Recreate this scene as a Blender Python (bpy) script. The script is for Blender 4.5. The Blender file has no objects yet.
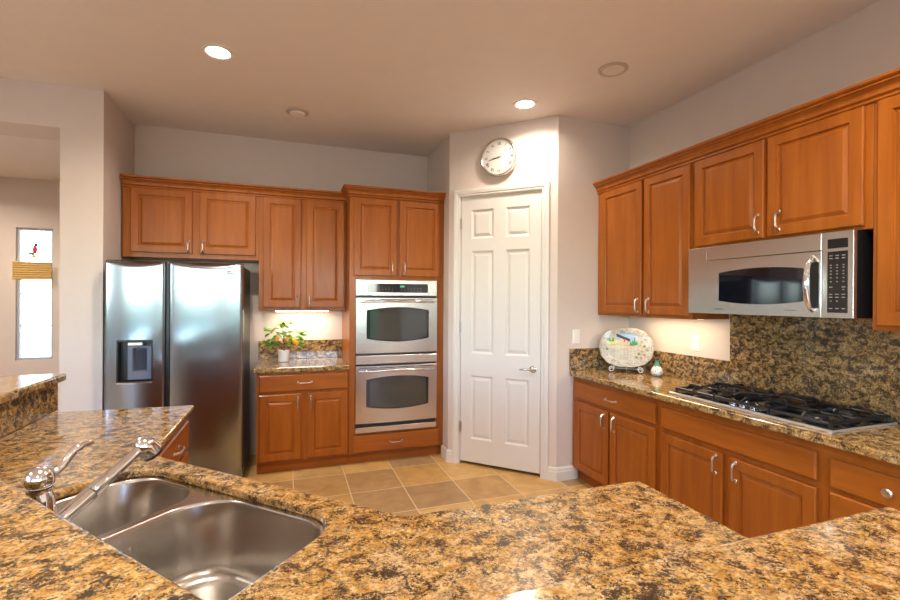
import bpy, bmesh, math, random
from mathutils import Vector, Matrix, Euler

# ------------------------------------------------------------------ camera, world, exposure
SC = bpy.context.scene
COL = SC.collection
R = math.radians
EYE = 1.51
yaw, pitch, roll = R(19.353), R(0.1006), R(-0.348)
fw = Vector((math.sin(yaw)*math.cos(pitch), math.cos(yaw)*math.cos(pitch), -math.sin(pitch)))
rt = Vector((math.cos(yaw), -math.sin(yaw), 0))
dn = fw.cross(rt)
rt2 = math.cos(roll)*rt + math.sin(roll)*dn
dn2 = -math.sin(roll)*rt + math.cos(roll)*dn
cam_d = bpy.data.cameras.new('camera')
cam = bpy.data.objects.new('camera', cam_d)
COL.objects.link(cam)
M = Matrix((rt2, -dn2, -fw)).transposed().to_4x4()
M.translation = Vector((0, 0, EYE))
cam.matrix_world = M
cam_d.sensor_fit = 'HORIZONTAL'
cam_d.sensor_width = 36.0
cam_d.lens = 460.63/900*36
cam_d.clip_start = 0.02
SC.camera = cam

SC.view_settings.view_transform = 'Standard'
SC.view_settings.look = 'None'
SC.view_settings.gamma = 1
SC.view_settings.use_curve_mapping = False
SC.view_settings.exposure = 0.44

W = bpy.data.worlds.new('sky'); SC.world = W
W.use_nodes = True
wn = W.node_tree.nodes; wl = W.node_tree.links
wn.clear()
sky = wn.new('ShaderNodeTexSky'); sky.sky_type = 'NISHITA'
sky.sun_disc = False; sky.sun_elevation = R(42); sky.sun_rotation = R(20)
sky.altitude = 300; sky.dust_density = 0.3; sky.ozone_density = 3.5
bg = wn.new('ShaderNodeBackground'); bg.inputs['Strength'].default_value = 1.6
wo = wn.new('ShaderNodeOutputWorld')
wl.new(sky.outputs[0], bg.inputs[0]); wl.new(bg.outputs[0], wo.inputs[0])

CAN_W = 19.0
sun_l = bpy.data.lights.new('sun', 'SUN'); sun_l.energy = 9.0; sun_l.angle = R(0.6); sun_l.color = (1.0, 0.95, 0.89)
sun_o = bpy.data.objects.new('sun', sun_l); COL.objects.link(sun_o); sun_o.rotation_euler = (R(44), 0, R(-14)); sun_o.location = (0, -8, 8)
CAN_COL = (1.0, 0.87, 0.73)
H = 3.05
CTR = 0.914

# daylight coming through the window openings (portals only guide sampling of the sky)
def portal(loc, rot, sx, sy):
    l = bpy.data.lights.new('window_portal', 'AREA'); l.shape = 'RECTANGLE'; l.size = sx; l.size_y = sy
    l.cycles.is_portal = True
    o = bpy.data.objects.new('window_portal', l); o.location = loc; o.rotation_euler = rot; COL.objects.link(o)
portal((-2.6, -4.02, 1.4), (R(90), 0, 0), 3.6, 2.0)
portal((1.15, -4.02, 1.4), (R(90), 0, 0), 2.3, 2.0)
portal((-4.98, 0.4, 1.5), (R(90), 0, R(-90)), 3.2, 1.9)

# ------------------------------------------------------------------ helpers
def tag(o, label=None, cat=None, group=None, kind=None):
    if label: o['label'] = label
    if cat: o['category'] = cat
    if group: o['group'] = group
    if kind: o['kind'] = kind
    return o

def empty(name, loc=(0, 0, 0), rz=0, label=None, cat=None, group=None, kind=None):
    o = bpy.data.objects.new(name, None); COL.objects.link(o)
    o.location = loc; o.rotation_euler = (0, 0, rz); o.empty_display_size = 0.1
    return tag(o, label, cat, group, kind)

def obj(name, bm, mat, parent=None, smooth=False, bevel=0, seg=2, loc=None):
    bmesh.ops.recalc_face_normals(bm, faces=bm.faces[:])
    me = bpy.data.meshes.new(name); bm.to_mesh(me); bm.free()
    for m in (mat if isinstance(mat, (list, tuple)) else [mat]):
        me.materials.append(m)
    if smooth:
        for p in me.polygons: p.use_smooth = True
        try: me.set_sharp_from_angle(angle=R(40))
        except Exception: pass
    o = bpy.data.objects.new(name, me); COL.objects.link(o)
    if parent: o.parent = parent
    if loc: o.location = loc
    if bevel:
        b = o.modifiers.new('edge', 'BEVEL'); b.width = bevel; b.segments = seg; b.limit_method = 'ANGLE'; b.angle_limit = R(40)
        b.harden_normals = False
    return o

def BM(): return bmesh.new()

def box(bm, x0, x1, y0, y1, z0, z1, mi=0):
    v = [bm.verts.new(p) for p in ((x0,y0,z0),(x1,y0,z0),(x1,y1,z0),(x0,y1,z0),(x0,y0,z1),(x1,y0,z1),(x1,y1,z1),(x0,y1,z1))]
    for f in ((0,3,2,1),(4,5,6,7),(0,1,5,4),(1,2,6,5),(2,3,7,6),(3,0,4,7)):
        bm.faces.new([v[i] for i in f]).material_index = mi
    return v

def prism(bm, pts, z0, z1, holes=()):
    """vertical prism of a polygon (may be concave, may have holes)"""
    loops = [pts] + list(holes)
    edges = []; vv = []
    for L in loops:
        vs = [bm.verts.new((p[0], p[1], z0)) for p in L]
        vv.append(vs)
        edges += [bm.edges.new((vs[i], vs[(i+1) % len(vs)])) for i in range(len(vs))]
    r = bmesh.ops.triangle_fill(bm, edges=edges, use_beauty=True, use_dissolve=False)
    faces = [g for g in r['geom'] if isinstance(g, bmesh.types.BMFace)]
    ex = bmesh.ops.extrude_face_region(bm, geom=faces)
    for g in ex['geom']:
        if isinstance(g, bmesh.types.BMVert): g.co.z = z1

def loft(bm, loops, cap0=True, cap1=True, closed=True):
    rows = [[bm.verts.new(p) for p in L] for L in loops]
    n = len(rows[0])
    for a, b in zip(rows[:-1], rows[1:]):
        for i in range(n if closed else n-1):
            j = (i+1) % n
            bm.faces.new((a[i], a[j], b[j], b[i]))
    if cap0: bm.faces.new(rows[0][::-1])
    if cap1: bm.faces.new(rows[-1])
    return rows

def lathe(bm, prof, n=32, c=(0, 0, 0), cap0=True, cap1=True):
    loops = [[(c[0]+r*math.cos(2*math.pi*i/n), c[1]+r*math.sin(2*math.pi*i/n), c[2]+z) for i in range(n)] for r, z in prof]
    loft(bm, loops, cap0, cap1)

def tube(bm, pts, r, n=10, cap=True):
    pts = [Vector(p) for p in pts]
    if not isinstance(r, (list, tuple)): r = [r]*len(pts)
    t0 = (pts[1]-pts[0]).normalized()
    up = Vector((0, 0, 1)) if abs(t0.z) < 0.9 else Vector((1, 0, 0))
    nrm = t0.cross(up).normalized()
    loops = []
    for i, p in enumerate(pts):
        a = pts[max(i-1, 0)]; b = pts[min(i+1, len(pts)-1)]
        t = (b-a).normalized()
        nrm = (nrm - t*nrm.dot(t)).normalized()
        bn = t.cross(nrm)
        loops.append([p + r[i]*(math.cos(2*math.pi*k/n)*nrm + math.sin(2*math.pi*k/n)*bn) for k in range(n)])
    loft(bm, loops, cap, cap)

def arcpts(f, n):  # sample
    return [f(i/(n-1)) for i in range(n)]

def rrect(corners, r, n=8):
    """rounded polygon (CCW or CW) with a radius per corner"""
    out = []
    m = len(corners)
    if not isinstance(r, (list, tuple)): r = [r]*m
    for i in range(m):
        p = Vector(corners[i]); a = Vector(corners[i-1]); b = Vector(corners[(i+1) % m])
        u = (a-p).normalized(); w = (b-p).normalized()
        ang = u.angle(w)
        d = r[i]/math.tan(ang/2)
        bis = (u+w).normalized(); c = p + bis*(r[i]/math.sin(ang/2))
        s = p+u*d - c; e = p+w*d - c
        for k in range(n+1):
            t = k/n
            v = (s*(1-t)+e*t)
            # true arc by slerp
            th = s.angle(e)
            if th < 1e-6: v = s
            else: v = (s*math.sin((1-t)*th) + e*math.sin(t*th))/math.sin(th)
            out.append((c+v).to_tuple())
    return out

def inset_poly(c, d):
    """offset a convex polygon inward by d"""
    m = len(c); out = []
    area = sum(c[i][0]*c[(i+1) % m][1]-c[(i+1) % m][0]*c[i][1] for i in range(m))
    sg = 1 if area > 0 else -1
    for i in range(m):
        p0 = Vector(c[i-1]); p = Vector(c[i]); p1 = Vector(c[(i+1) % m])
        e0 = (p-p0).normalized(); e1 = (p1-p).normalized()
        n0 = Vector((-e0.y, e0.x))*sg; n1 = Vector((-e1.y, e1.x))*sg
        b = (n0+n1).normalized()
        out.append(tuple(p + b*(d/max(0.2, b.dot(n0)))))
    return out

def sweep(bm, path, prof, z, cap=True):
    """profile of (out, up) swept along a plan polyline; 'out' is to the right of the travel direction"""
    P = [Vector(p) for p in path]
    loops = []
    for i, p in enumerate(P):
        if i == 0: t = (P[1]-P[0]).normalized(); n = Vector((t.y, -t.x)); k = 1
        elif i == len(P)-1: t = (P[-1]-P[-2]).normalized(); n = Vector((t.y, -t.x)); k = 1
        else:
            a = (P[i]-P[i-1]).normalized(); b = (P[i+1]-P[i]).normalized()
            na = Vector((a.y, -a.x)); nb = Vector((b.y, -b.x)); n = (na+nb).normalized(); k = 1/max(.2, n.dot(na))
        loops.append([(p.x+n.x*o*k, p.y+n.y*o*k, z+u) for o, u in prof])
    loft(bm, loops, cap, cap)

# ------------------------------------------------------------------ materials
def new_mat(name):
    m = bpy.data.materials.new(name); m.use_nodes = True
    return m, m.node_tree.nodes, m.node_tree.links, m.node_tree.nodes['Principled BSDF']

def plain(name, col, rough=0.5, metal=0.0, coat=0.0, emit=None, es=0, spec=0.5, trans=0):
    m, n, l, p = new_mat(name)
    p.inputs['Base Color'].default_value = (*col, 1); p.inputs['Roughness'].default_value = rough
    p.inputs['Metallic'].default_value = metal; p.inputs['Coat Weight'].default_value = coat
    p.inputs['Specular IOR Level'].default_value = spec
    p.inputs['Transmission Weight'].default_value = trans
    if emit:
        p.inputs['Emission Color'].default_value = (*emit, 1); p.inputs['Emission Strength'].default_value = es
    return m

def ramp(n, stops, interp='LINEAR'):
    r = n.new('ShaderNodeValToRGB'); r.color_ramp.interpolation = interp
    el = r.color_ramp.elements
    while len(el) < len(stops): el.new(0.5)
    for e, (p, c) in zip(el, stops):
        e.position = p; e.color = (*c, 1) if len(c) == 3 else c
    return r

def noise(n, l, vec, scale, detail=4, rough=0.55, dist=0):
    t = n.new('ShaderNodeTexNoise'); t.inputs['Scale'].default_value = scale; t.inputs['Detail'].default_value = detail
    t.inputs['Roughness'].default_value = rough; t.inputs['Distortion'].default_value = dist
    if vec is not None: l.new(vec, t.inputs['Vector'])
    return t

def mapping(n, l, src, scale=(1, 1, 1), rot=(0, 0, 0)):
    mp = n.new('ShaderNodeMapping'); mp.inputs['Scale'].default_value = scale; mp.inputs['Rotation'].default_value = rot
    l.new(src, mp.inputs['Vector']); return mp.outputs[0]

def mix(n, l, fac, a, b):
    m = n.new('ShaderNodeMix'); m.data_type = 'RGBA'
    if isinstance(fac, float): m.inputs[0].default_value = fac
    else: l.new(fac, m.inputs[0])
    for i, s in ((6, a), (7, b)):
        if isinstance(s, tuple): m.inputs[i].default_value = (*s, 1)
        else: l.new(s, m.inputs[i])
    return m.outputs[2]

def bump(n, l, p, h, strength, dist=0.01):
    b = n.new('ShaderNodeBump'); b.inputs['Strength'].default_value = strength; b.inputs['Distance'].default_value = dist
    l.new(h, b.inputs['Height']); l.new(b.outputs[0], p.inputs['Normal'])

def mat_paint(name, col, bs=0.12):
    m, n, l, p = new_mat(name)
    tc = n.new('ShaderNodeTexCoord')
    t = noise(n, l, tc.outputs['Object'], 9, 4)
    c = mix(n, l, t.outputs[0], tuple(x*0.965 for x in col), tuple(min(1, x*1.035) for x in col))
    l.new(c, p.inputs['Base Color']); p.inputs['Roughness'].default_value = 0.62
    p.inputs['Specular IOR Level'].default_value = 0.3
    t2 = noise(n, l, tc.outputs['Object'], 70, 3, 0.6)
    bump(n, l, p, t2.outputs[0], bs, 0.004)
    return m

def mat_wood(name, horiz=False):
    m, n, l, p = new_mat(name)
    tc = n.new('ShaderNodeTexCoord'); oi = n.new('ShaderNodeObjectInfo')
    add = n.new('ShaderNodeVectorMath'); add.operation = 'ADD'
    l.new(tc.outputs['Object'], add.inputs[0]); l.new(oi.outputs['Location'], add.inputs[1])
    v = mapping(n, l, add.outputs[0], (1.5, 16, 16) if horiz else (16, 16, 1.5))
    g = noise(n, l, v, 1.3, 5, 0.55, 0.5)
    v2 = mapping(n, l, add.outputs[0], (1.2, 5, 5) if horiz else (5, 5, 1.2))
    b = noise(n, l, v2, 1.1, 3, 0.5, 0.4)
    r1 = ramp(n, [(0.25, (0.28, 0.074, 0.006)), (0.55, (0.355, 0.102, 0.010)), (0.85, (0.43, 0.138, 0.017))])
    l.new(g.outputs[0], r1.inputs[0])
    r2 = ramp(n, [(0.3, (0.86, 0.82, 0.80)), (0.7, (1, 1, 1))]); l.new(b.outputs[0], r2.inputs[0])
    mm = n.new('ShaderNodeMix'); mm.data_type = 'RGBA'; mm.blend_type = 'MULTIPLY'; mm.inputs[0].default_value = 0.8
    l.new(r1.outputs[0], mm.inputs[6]); l.new(r2.outputs[0], mm.inputs[7])
    l.new(mm.outputs[2], p.inputs['Base Color'])
    p.inputs['Roughness'].default_value = 0.33
    p.inputs['Coat Weight'].default_value = 0.12; p.inputs['Coat Roughness'].default_value = 0.15; p.inputs['Specular IOR Level'].default_value = 0.35
    bump(n, l, p, g.outputs[0], 0.06, 0.002)
    return m

def mat_granite(name, dark=0.0, rot=0.5, scale=2.6, stretch=1.15):
    m, n, l, p = new_mat(name)
    tc = n.new('ShaderNodeTexCoord')
    v = mapping(n, l, tc.outputs['Object'], (scale, scale*stretch, scale*1.4), (0, 0, rot))
    base = noise(n, l, v, 17, 8, 0.62, 0.6)
    rb = ramp(n, [(0.30, (0.20, 0.095, 0.022)), (0.40, (0.38, 0.20, 0.047)), (0.49, (0.50, 0.29, 0.083)),
                  (0.58, (0.58, 0.38, 0.150)), (0.70, (0.65, 0.50, 0.29))])
    l.new(base.outputs[0], rb.inputs[0])
    # broad pale drifts
    br = noise(n, l, v, 3.2, 4, 0.55, 0.5)
    rbr = ramp(n, [(0.52, (0, 0, 0)), (0.70, (0.55, 0.55, 0.55))]); l.new(br.outputs[0], rbr.inputs[0])
    c1 = mix(n, l, rbr.outputs[0], rb.outputs[0], (0.62, 0.48, 0.31))
    # grey quartz flecks
    g = noise(n, l, v, 38, 5, 0.6, 0.3)
    rg = ramp(n, [(0.53, (0, 0, 0)), (0.60, (0.85, 0.85, 0.85))]); l.new(g.outputs[0], rg.inputs[0])
    c2 = mix(n, l, rg.outputs[0], c1, (0.21, 0.165, 0.12))
    # black / burgundy mica, clustered
    vo = n.new('ShaderNodeTexVoronoi'); vo.inputs['Scale'].default_value = 85; l.new(v, vo.inputs['Vector'])
    sp = n.new('ShaderNodeSeparateColor'); l.new(vo.outputs['Color'], sp.inputs[0])
    rv = ramp(n, [(0.0, (0.62, 0.58, 0.52)), (0.45, (0.95, 0.93, 0.90)), (1.0, (1.18, 1.20, 1.24))]); l.new(sp.outputs[0], rv.inputs[0])
    mv = n.new('ShaderNodeMix'); mv.data_type = 'RGBA'; mv.blend_type = 'MULTIPLY'; mv.inputs[0].default_value = 0.8
    l.new(c2, mv.inputs[6]); l.new(rv.outputs[0], mv.inputs[7]); c2 = mv.outputs[2]
    k = noise(n, l, v, 60, 9, 0.85, 0.35)
    cl = noise(n, l, v, 9, 3, 0.6, 0.6)
    ad = n.new('ShaderNodeMath'); ad.operation = 'MULTIPLY_ADD'; ad.inputs[1].default_value = 0.55
    l.new(cl.outputs[0], ad.inputs[0]); l.new(k.outputs[0], ad.inputs[2])
    rk = ramp(n, [(0.782-dark, (0, 0, 0)), (0.822-dark, (0.95, 0.95, 0.95))]); l.new(ad.outputs[0], rk.inputs[0])
    kc = noise(n, l, v, 21, 2)
    rkc = ramp(n, [(0.52, (0.025, 0.020, 0.017)), (0.72, (0.10, 0.045, 0.025))]); l.new(kc.outputs[0], rkc.inputs[0])
    c3 = mix(n, l, rk.outputs[0], c2, rkc.outputs[0])
    l.new(c3, p.inputs['Base Color'])
    p.inputs['Roughness'].default_value = 0.13
    p.inputs['Specular IOR Level'].default_value = 0.5
    p.inputs['Coat Weight'].default_value = 0.3; p.inputs['Coat Roughness'].default_value = 0.05
    return m

def mat_steel(name, col=(0.64, 0.605, 0.57), rough=0.27, horiz=True, aniso=0.6, bs=0.02, metal=1.0):
    m, n, l, p = new_mat(name)
    tc = n.new('ShaderNodeTexCoord')
    v = mapping(n, l, tc.outputs['Object'], (2, 2, 900) if horiz else (900, 900, 2))
    t = noise(n, l, v, 1, 3, 0.6)
    mr = n.new('ShaderNodeMapRange'); mr.inputs[3].default_value = rough-0.008; mr.inputs[4].default_value = rough+0.008
    l.new(t.outputs[0], mr.inputs[0]); l.new(mr.outputs[0], p.inputs['Roughness'])
    p.inputs['Base Color'].default_value = (*col, 1); p.inputs['Metallic'].default_value = metal
    p.inputs['Anisotropic'].default_value = aniso
    tg = n.new('ShaderNodeTangent'); tg.direction_type = 'RADIAL'; tg.axis = 'Z'
    l.new(tg.outputs[0], p.inputs['Tangent'])
    
    return m

def mat_tiles():
    m, n, l, p = new_mat('stone_tile')
    tc = n.new('ShaderNodeTexCoord')
    mp = n.new('ShaderNodeMapping'); mp.inputs['Location'].default_value = (-0.046, -3.19, 0)
    l.new(tc.outputs['Object'], mp.inputs['Vector'])
    b = n.new('ShaderNodeTexBrick'); b.offset = 0; b.squash = 1
    b.inputs['Scale'].default_value = 1; b.inputs['Mortar Size'].default_value = 0.0045; b.inputs['Mortar Smooth'].default_value = 0.3
    b.inputs['Bias'].default_value = 0; b.inputs['Brick Width'].default_value = 0.4185; b.inputs['Row Height'].default_value = 0.424
    b.inputs['Color1'].default_value = (0, 0, 0, 1); b.inputs['Color2'].default_value = (1, 1, 1, 1)
    b.inputs['Mortar'].default_value = (0.5, 0.5, 0.5, 1)
    l.new(mp.outputs[0], b.inputs['Vector'])
    rt_ = ramp(n, [(0.0, (0.35, 0.225, 0.115)), (0.35, (0.60, 0.355, 0.115)), (0.65, (0.68, 0.43, 0.155)), (1.0, (0.36, 0.25, 0.15))])
    l.new(b.outputs['Color'], rt_.inputs[0])
    t = noise(n, l, tc.outputs['Object'], 6, 6, 0.6, 0.8)
    r2 = ramp(n, [(0.3, (0.72, 0.68, 0.62)), (0.7, (1.1, 1.08, 1.05))]); l.new(t.outputs[0], r2.inputs[0])
    mm = n.new('ShaderNodeMix'); mm.data_type = 'RGBA'; mm.blend_type = 'MULTIPLY'; mm.inputs[0].default_value = 1
    l.new(rt_.outputs[0], mm.inputs[6]); l.new(r2.outputs[0], mm.inputs[7])
    c = mix(n, l, b.outputs['Fac'], mm.outputs[2], (0.70, 0.55, 0.36))
    l.new(c, p.inputs['Base Color'])
    p.inputs['Roughness'].default_value = 0.42
    inv = n.new('ShaderNodeMath'); inv.operation = 'SUBTRACT'; inv.inputs[0].default_value = 1; l.new(b.outputs['Fac'], inv.inputs[1])
    bump(n, l, p, inv.outputs[0], 0.5, 0.003)
    return m

def mat_attr(name, rough=0.25, coat=0.5):
    m, n, l, p = new_mat(name)
    a = n.new('ShaderNodeAttribute'); a.attribute_name = 'paint'
    l.new(a.outputs['Color'], p.inputs['Base Color']); p.inputs['Roughness'].default_value = rough
    p.inputs['Coat Weight'].default_value = coat
    return m

def mat_glass(name, tint=(1, 1, 1)):
    m = bpy.data.materials.new(name); m.use_nodes = True
    n = m.node_tree.nodes; l = m.node_tree.links; n.clear()
    tr = n.new('ShaderNodeBsdfTransparent'); tr.inputs[0].default_value = (*tint, 1)
    gl = n.new('ShaderNodeBsdfGlossy'); gl.inputs['Roughness'].default_value = 0.02
    fr = n.new('ShaderNodeFresnel'); fr.inputs[0].default_value = 1.45
    mx = n.new('ShaderNodeMixShader'); o = n.new('ShaderNodeOutputMaterial')
    l.new(fr.outputs[0], mx.inputs[0]); l.new(tr.outputs[0], mx.inputs[1]); l.new(gl.outputs[0], mx.inputs[2]); l.new(mx.outputs[0], o.inputs[0])
    return m

WALL = mat_paint('wall_paint', (0.67, 0.585, 0.535))
CEIL = mat_paint('ceiling_paint', (0.80, 0.735, 0.69), 0.08)
WHITE = plain('white_enamel', (0.71, 0.685, 0.65), 0.38)
WOOD = mat_wood('cherry_wood'); WOODH = mat_wood('cherry_wood_cross', True)
DARKWOOD = plain('cabinet_recess', (0.10, 0.035, 0.012), 0.6)
GRAN = mat_granite('granite')
GRANV = mat_granite('granite_upright', dark=0.036, rot=0.3, scale=2.8, stretch=1.1)  # more dark flecks than the counters; microwave shade is put into the colour
STEEL = mat_steel('brushed_steel')
STEELF = mat_steel('fridge_steel', (0.31, 0.335, 0.365), 0.20, True, 0.55, 0.02)
STEELS = mat_steel('sink_steel', (0.55, 0.53, 0.50), 0.24, False, 0.5, 0.03)
CHROME = plain('chrome', (0.78, 0.79, 0.82), 0.06, 1.0)
NICKEL = plain('satin_nickel', (0.62, 0.58, 0.53), 0.28, 1.0)
BLACKG = plain('black_glass', (0.012, 0.013, 0.016), 0.06, 0, 0.4)
OVENG = plain('oven_glass', (0.035, 0.040, 0.036), 0.05, 0, 0.8)
BLACK = plain('black_plastic', (0.012, 0.012, 0.013), 0.35)
IRON = plain('cast_iron', (0.007, 0.008, 0.011), 0.30)
GREYP = plain('grey_side', (0.055, 0.055, 0.06), 0.4, 0.3)
WPLAST = plain('white_plastic', (0.82, 0.80, 0.76), 0.3)
CERAM = plain('white_ceramic', (0.85, 0.85, 0.86), 0.18, 0, 0.5)
LAMP = plain('lamp_glow', (1, 1, 1), 0.5, emit=(1.0, 0.93, 0.82), es=30)
LED = plain('led_glow', (1, 1, 1), 0.5, emit=(1.0, 0.90, 0.74), es=6)
TILE = mat_tiles()

# ------------------------------------------------------------------ the room
def struct(name, bm, mat, parent=None, **k):
    o = obj(name, bm, mat, parent, **k)
    if parent is None: o['kind'] = 'structure'
    return o

bm = BM(); box(bm, -5.2, 3.05, -4.2, 7.9, -0.1, 0); struct('floor', bm, TILE)
bm = BM(); box(bm, -5.2, 3.05, -4.2, 7.9, H, H+0.1); struct('ceiling', bm, CEIL)
bm = BM(); box(bm, -1.30, 1.53, 4.80, 4.92, 0, H); struct('wall_back', bm, WALL)
bm = BM(); box(bm, -1.57, -1.305, 4.10, 4.92, 0, H); struct('wall_return', bm, WALL)
bm = BM(); box(bm, -5.0, -1.57, 4.10, 4.45, 2.74, H); box(bm, -5.0, -3.6, 4.10, 4.45, 0, 2.74)
struct('wall_opening', bm, WALL)
bm = BM(); box(bm, 2.85, 3.0, -4.2, 7.62, 0, H); struct('wall_right', bm, WALL)

# pantry walls: side return, diagonal wall with door opening, face beside the counter
A = Vector((1.408, 4.046)); B = Vector((2.117, 3.327)); dd = (B-A).normalized()
ang = math.atan2(dd.y, dd.x); LEN = (B-A).length
bm = BM(); box(bm, 1.4165, 1.53, 4.06, 4.80, 0, H); struct('wall_pantry_return', bm, WALL)
bm = BM(); prism(bm, [(2.117, 3.327), (2.88, 3.327), (2.88, 3.45), (2.168, 3.45)], 0, H); struct('wall_pantry_side', bm, WALL)
pw = empty('wall_pantry', (A.x, A.y, 0), ang, kind='structure')
DX0, DX1, DH = 0.108, 0.884, 2.452
bm = BM()
# front face with hole: three boxes
box(bm, 0.0, DX0, 0, 0.12, 0, H); box(bm, DX1, LEN, 0, 0.12, 0, H); box(bm, DX0, DX1, 0, 0.12, DH, H)
obj('wall_panel', bm, WALL, pw)
bm = BM(); box(bm, 0.02, 1.0, 0.9, 0.95, 0, H); obj('closet_back', bm, WALL, pw)

# casing
tr = empty('trim_1', (A.x, A.y, 0), ang, kind='structure')
CW = 0.062
def casing_prof(bm, x0, x1, z0, z1, inner):
    pass
def casing_leg(xi, sgn, z1):
    # profile from the inner edge outwards
    pr = [(0, 0), (0, -0.010), (0.006, -0.013), (0.018, -0.013), (0.024, -0.018), (0.050, -0.021), (0.062, -0.018), (0.062, 0)]
    bm = BM()
    lo = [[(xi+sgn*o, d-0.0005, z) for o, d in pr] for z in (0.0,)]
    hi = [(xi+sgn*o, d-0.0005, z1+o) for o, d in pr]
    loft(bm, [lo[0], hi])
    return bm
XL, XR_ = DX0+0.004, DX1-0.004
obj('casing_side', casing_leg(XL, -1, DH-0.006), WHITE, tr)
obj('casing_side', casing_leg(XR_, 1, DH-0.006), WHITE, tr)
pr = [(0, 0), (0, -0.010), (0.006, -0.013), (0.018, -0.013), (0.024, -0.018), (0.050, -0.021), (0.062, -0.018), (0.062, 0)]
bm = BM(); loft(bm, [[(XL-o, d-0.0005, DH-0.006+o) for o, d in pr], [(XR_+o, d-0.0005, DH-0.006+o) for o, d in pr]])
obj('casing_head', bm, WHITE, tr)
bm = BM()
box(bm, DX0, DX0+0.012, 0.0, 0.119, 0, DH); box(bm, DX1-0.012, DX1, 0.0, 0.119, 0, DH); box(bm, DX0+0.012, DX1-0.012, 0.0, 0.119, DH-0.012, DH)
obj('door_jamb', bm, WHITE, tr)

# raised panel face helper -------------------------------------------------
def panel_grid(bm, x0, x1, z0, z1, yb, yf, panels, prof, edge=0.0):
    """slab between x0..x1, z0..z1, from yb (rear) to yf (front, smaller y).  panels: (xa, xb, za, zb)
    prof: list of (inset, depth-behind-front)"""
    xs = sorted({x0+edge, x1-edge} | {p[0] for p in panels} | {p[1] for p in panels})
    zs = sorted({z0+edge, z1-edge} | {p[2] for p in panels} | {p[3] for p in panels})
    vv = {}
    def V(x, y, z):
        k = (round(x, 5), round(y, 5), round(z, 5))
        if k not in vv: vv[k] = bm.verts.new((x, y, z))
        return vv[k]
    for i in range(len(xs)-1):
        for j in range(len(zs)-1):
            cx, cz = (xs[i]+xs[i+1])/2, (zs[j]+zs[j+1])/2
            if any(p[0] < cx < p[1] and p[2] < cz < p[3] for p in panels): continue
            bm.faces.new((V(xs[i], yf, zs[j]), V(xs[i+1], yf, zs[j]), V(xs[i+1], yf, zs[j+1]), V(xs[i], yf, zs[j+1])))
    # rim to back: all grid verts on the outline
    def outline(xe0, xe1, ze0, ze1, y, xsl, zsl):
        o = [V(x, y, ze0) for x in xsl] + [V(xe1, y, z) for z in zsl[1:]] + [V(x, y, ze1) for x in reversed(xsl[:-1])] + [V(xe0, y, z) for z in reversed(zsl[1:-1])]
        return o
    o1 = outline(x0+edge, x1-edge, z0+edge, z1-edge, yf, xs, zs)
    f = lambda a, lo, hi, lo2, hi2: [lo2 if abs(t-lo) < 1e-7 else hi2 if abs(t-hi) < 1e-7 else t for t in a]
    loops = [o1]
    if edge:
        xs2 = f(xs, x0+edge, x1-edge, x0, x1); zs2 = f(zs, z0+edge, z1-edge, z0, z1)
        loops.append(outline(x0, x1, z0, z1, yf+edge*0.8, xs2, zs2))
    else: xs2, zs2 = xs, zs
    loops.append(outline(x0, x1, z0, z1, yb, xs2, zs2))
    for a, b in zip(loops[:-1], loops[1:]):
        for i in range(len(a)):
            j = (i+1) % len(a)
            bm.faces.new((a[i], a[j], b[j], b[i]))
    bm.faces.new(loops[-1][::-1])
    for xa, xb, za, zb in panels:
        prev = [V(xa, yf, za), V(xb, yf, za), V(xb, yf, zb), V(xa, yf, zb)]
        for ins, dep in prof:
            cur = [bm.verts.new(q) for q in ((xa+ins, yf+dep, za+ins), (xb-ins, yf+dep, za+ins), (xb-ins, yf+dep, zb-ins), (xa+ins, yf+dep, zb-ins))]
            for i in range(4):
                j = (i+1) % 4
                bm.faces.new((prev[i], prev[j], cur[j], cur[i]))
            prev = cur
        bm.faces.new(prev)

# pantry door
dr = empty('door_1', (A.x, A.y, 0), ang, kind='structure')
dx0, dx1 = DX0+0.015, DX1-0.015
pl = [(0.221, 0.437, 2.060, 2.322), (0.549, 0.770, 2.060, 2.322), (0.221, 0.437, 1.020, 1.950), (0.549, 0.770, 1.020, 1.950),
      (0.221, 0.437, 0.240, 0.820), (0.549, 0.770, 0.240, 0.820)]
bm = BM(); panel_grid(bm, dx0, dx1, 0.03, 2.440, 0.045, 0.008, pl, [(0.006, 0.003), (0.016, 0.012), (0.024, 0.012), (0.046, 0.004)], 0.003)
obj('door_leaf', bm, WHITE, dr)
for z in (0.342, 1.26, 2.20):
    bm = BM(); tube(bm, [(dx0-0.003, -0.002, z-0.05), (dx0-0.003, -0.002, z+0.05)], 0.0065, 10); box(bm, dx0-0.001, dx0+0.012, 0.0045, 0.0095, z-0.045, z+0.045)
    obj('hinge', bm, NICKEL, dr, smooth=True)
bm = BM()
lathe(bm, [(0.0, 0), (0.031, 0), (0.031, 0.006), (0.024, 0.010), (0.012, 0.012), (0.012, 0.045), (0.0, 0.045)], 24, cap0=False, cap1=False)
bmesh.ops.rotate(bm, verts=bm.verts[:], cent=(0, 0, 0), matrix=Matrix.Rotation(R(90), 3, 'X'))
bmesh.ops.translate(bm, verts=bm.verts[:], vec=(0.807, 0.008, 0.915))
tube(bm, [(0.815, -0.038, 0.915), (0.790, -0.042, 0.917), (0.750, -0.043, 0.916), (0.700, -0.036, 0.909)], [0.011, 0.010, 0.0085, 0.007], 12)
obj('door_handle', bm, CHROME, dr, smooth=True)

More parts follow.
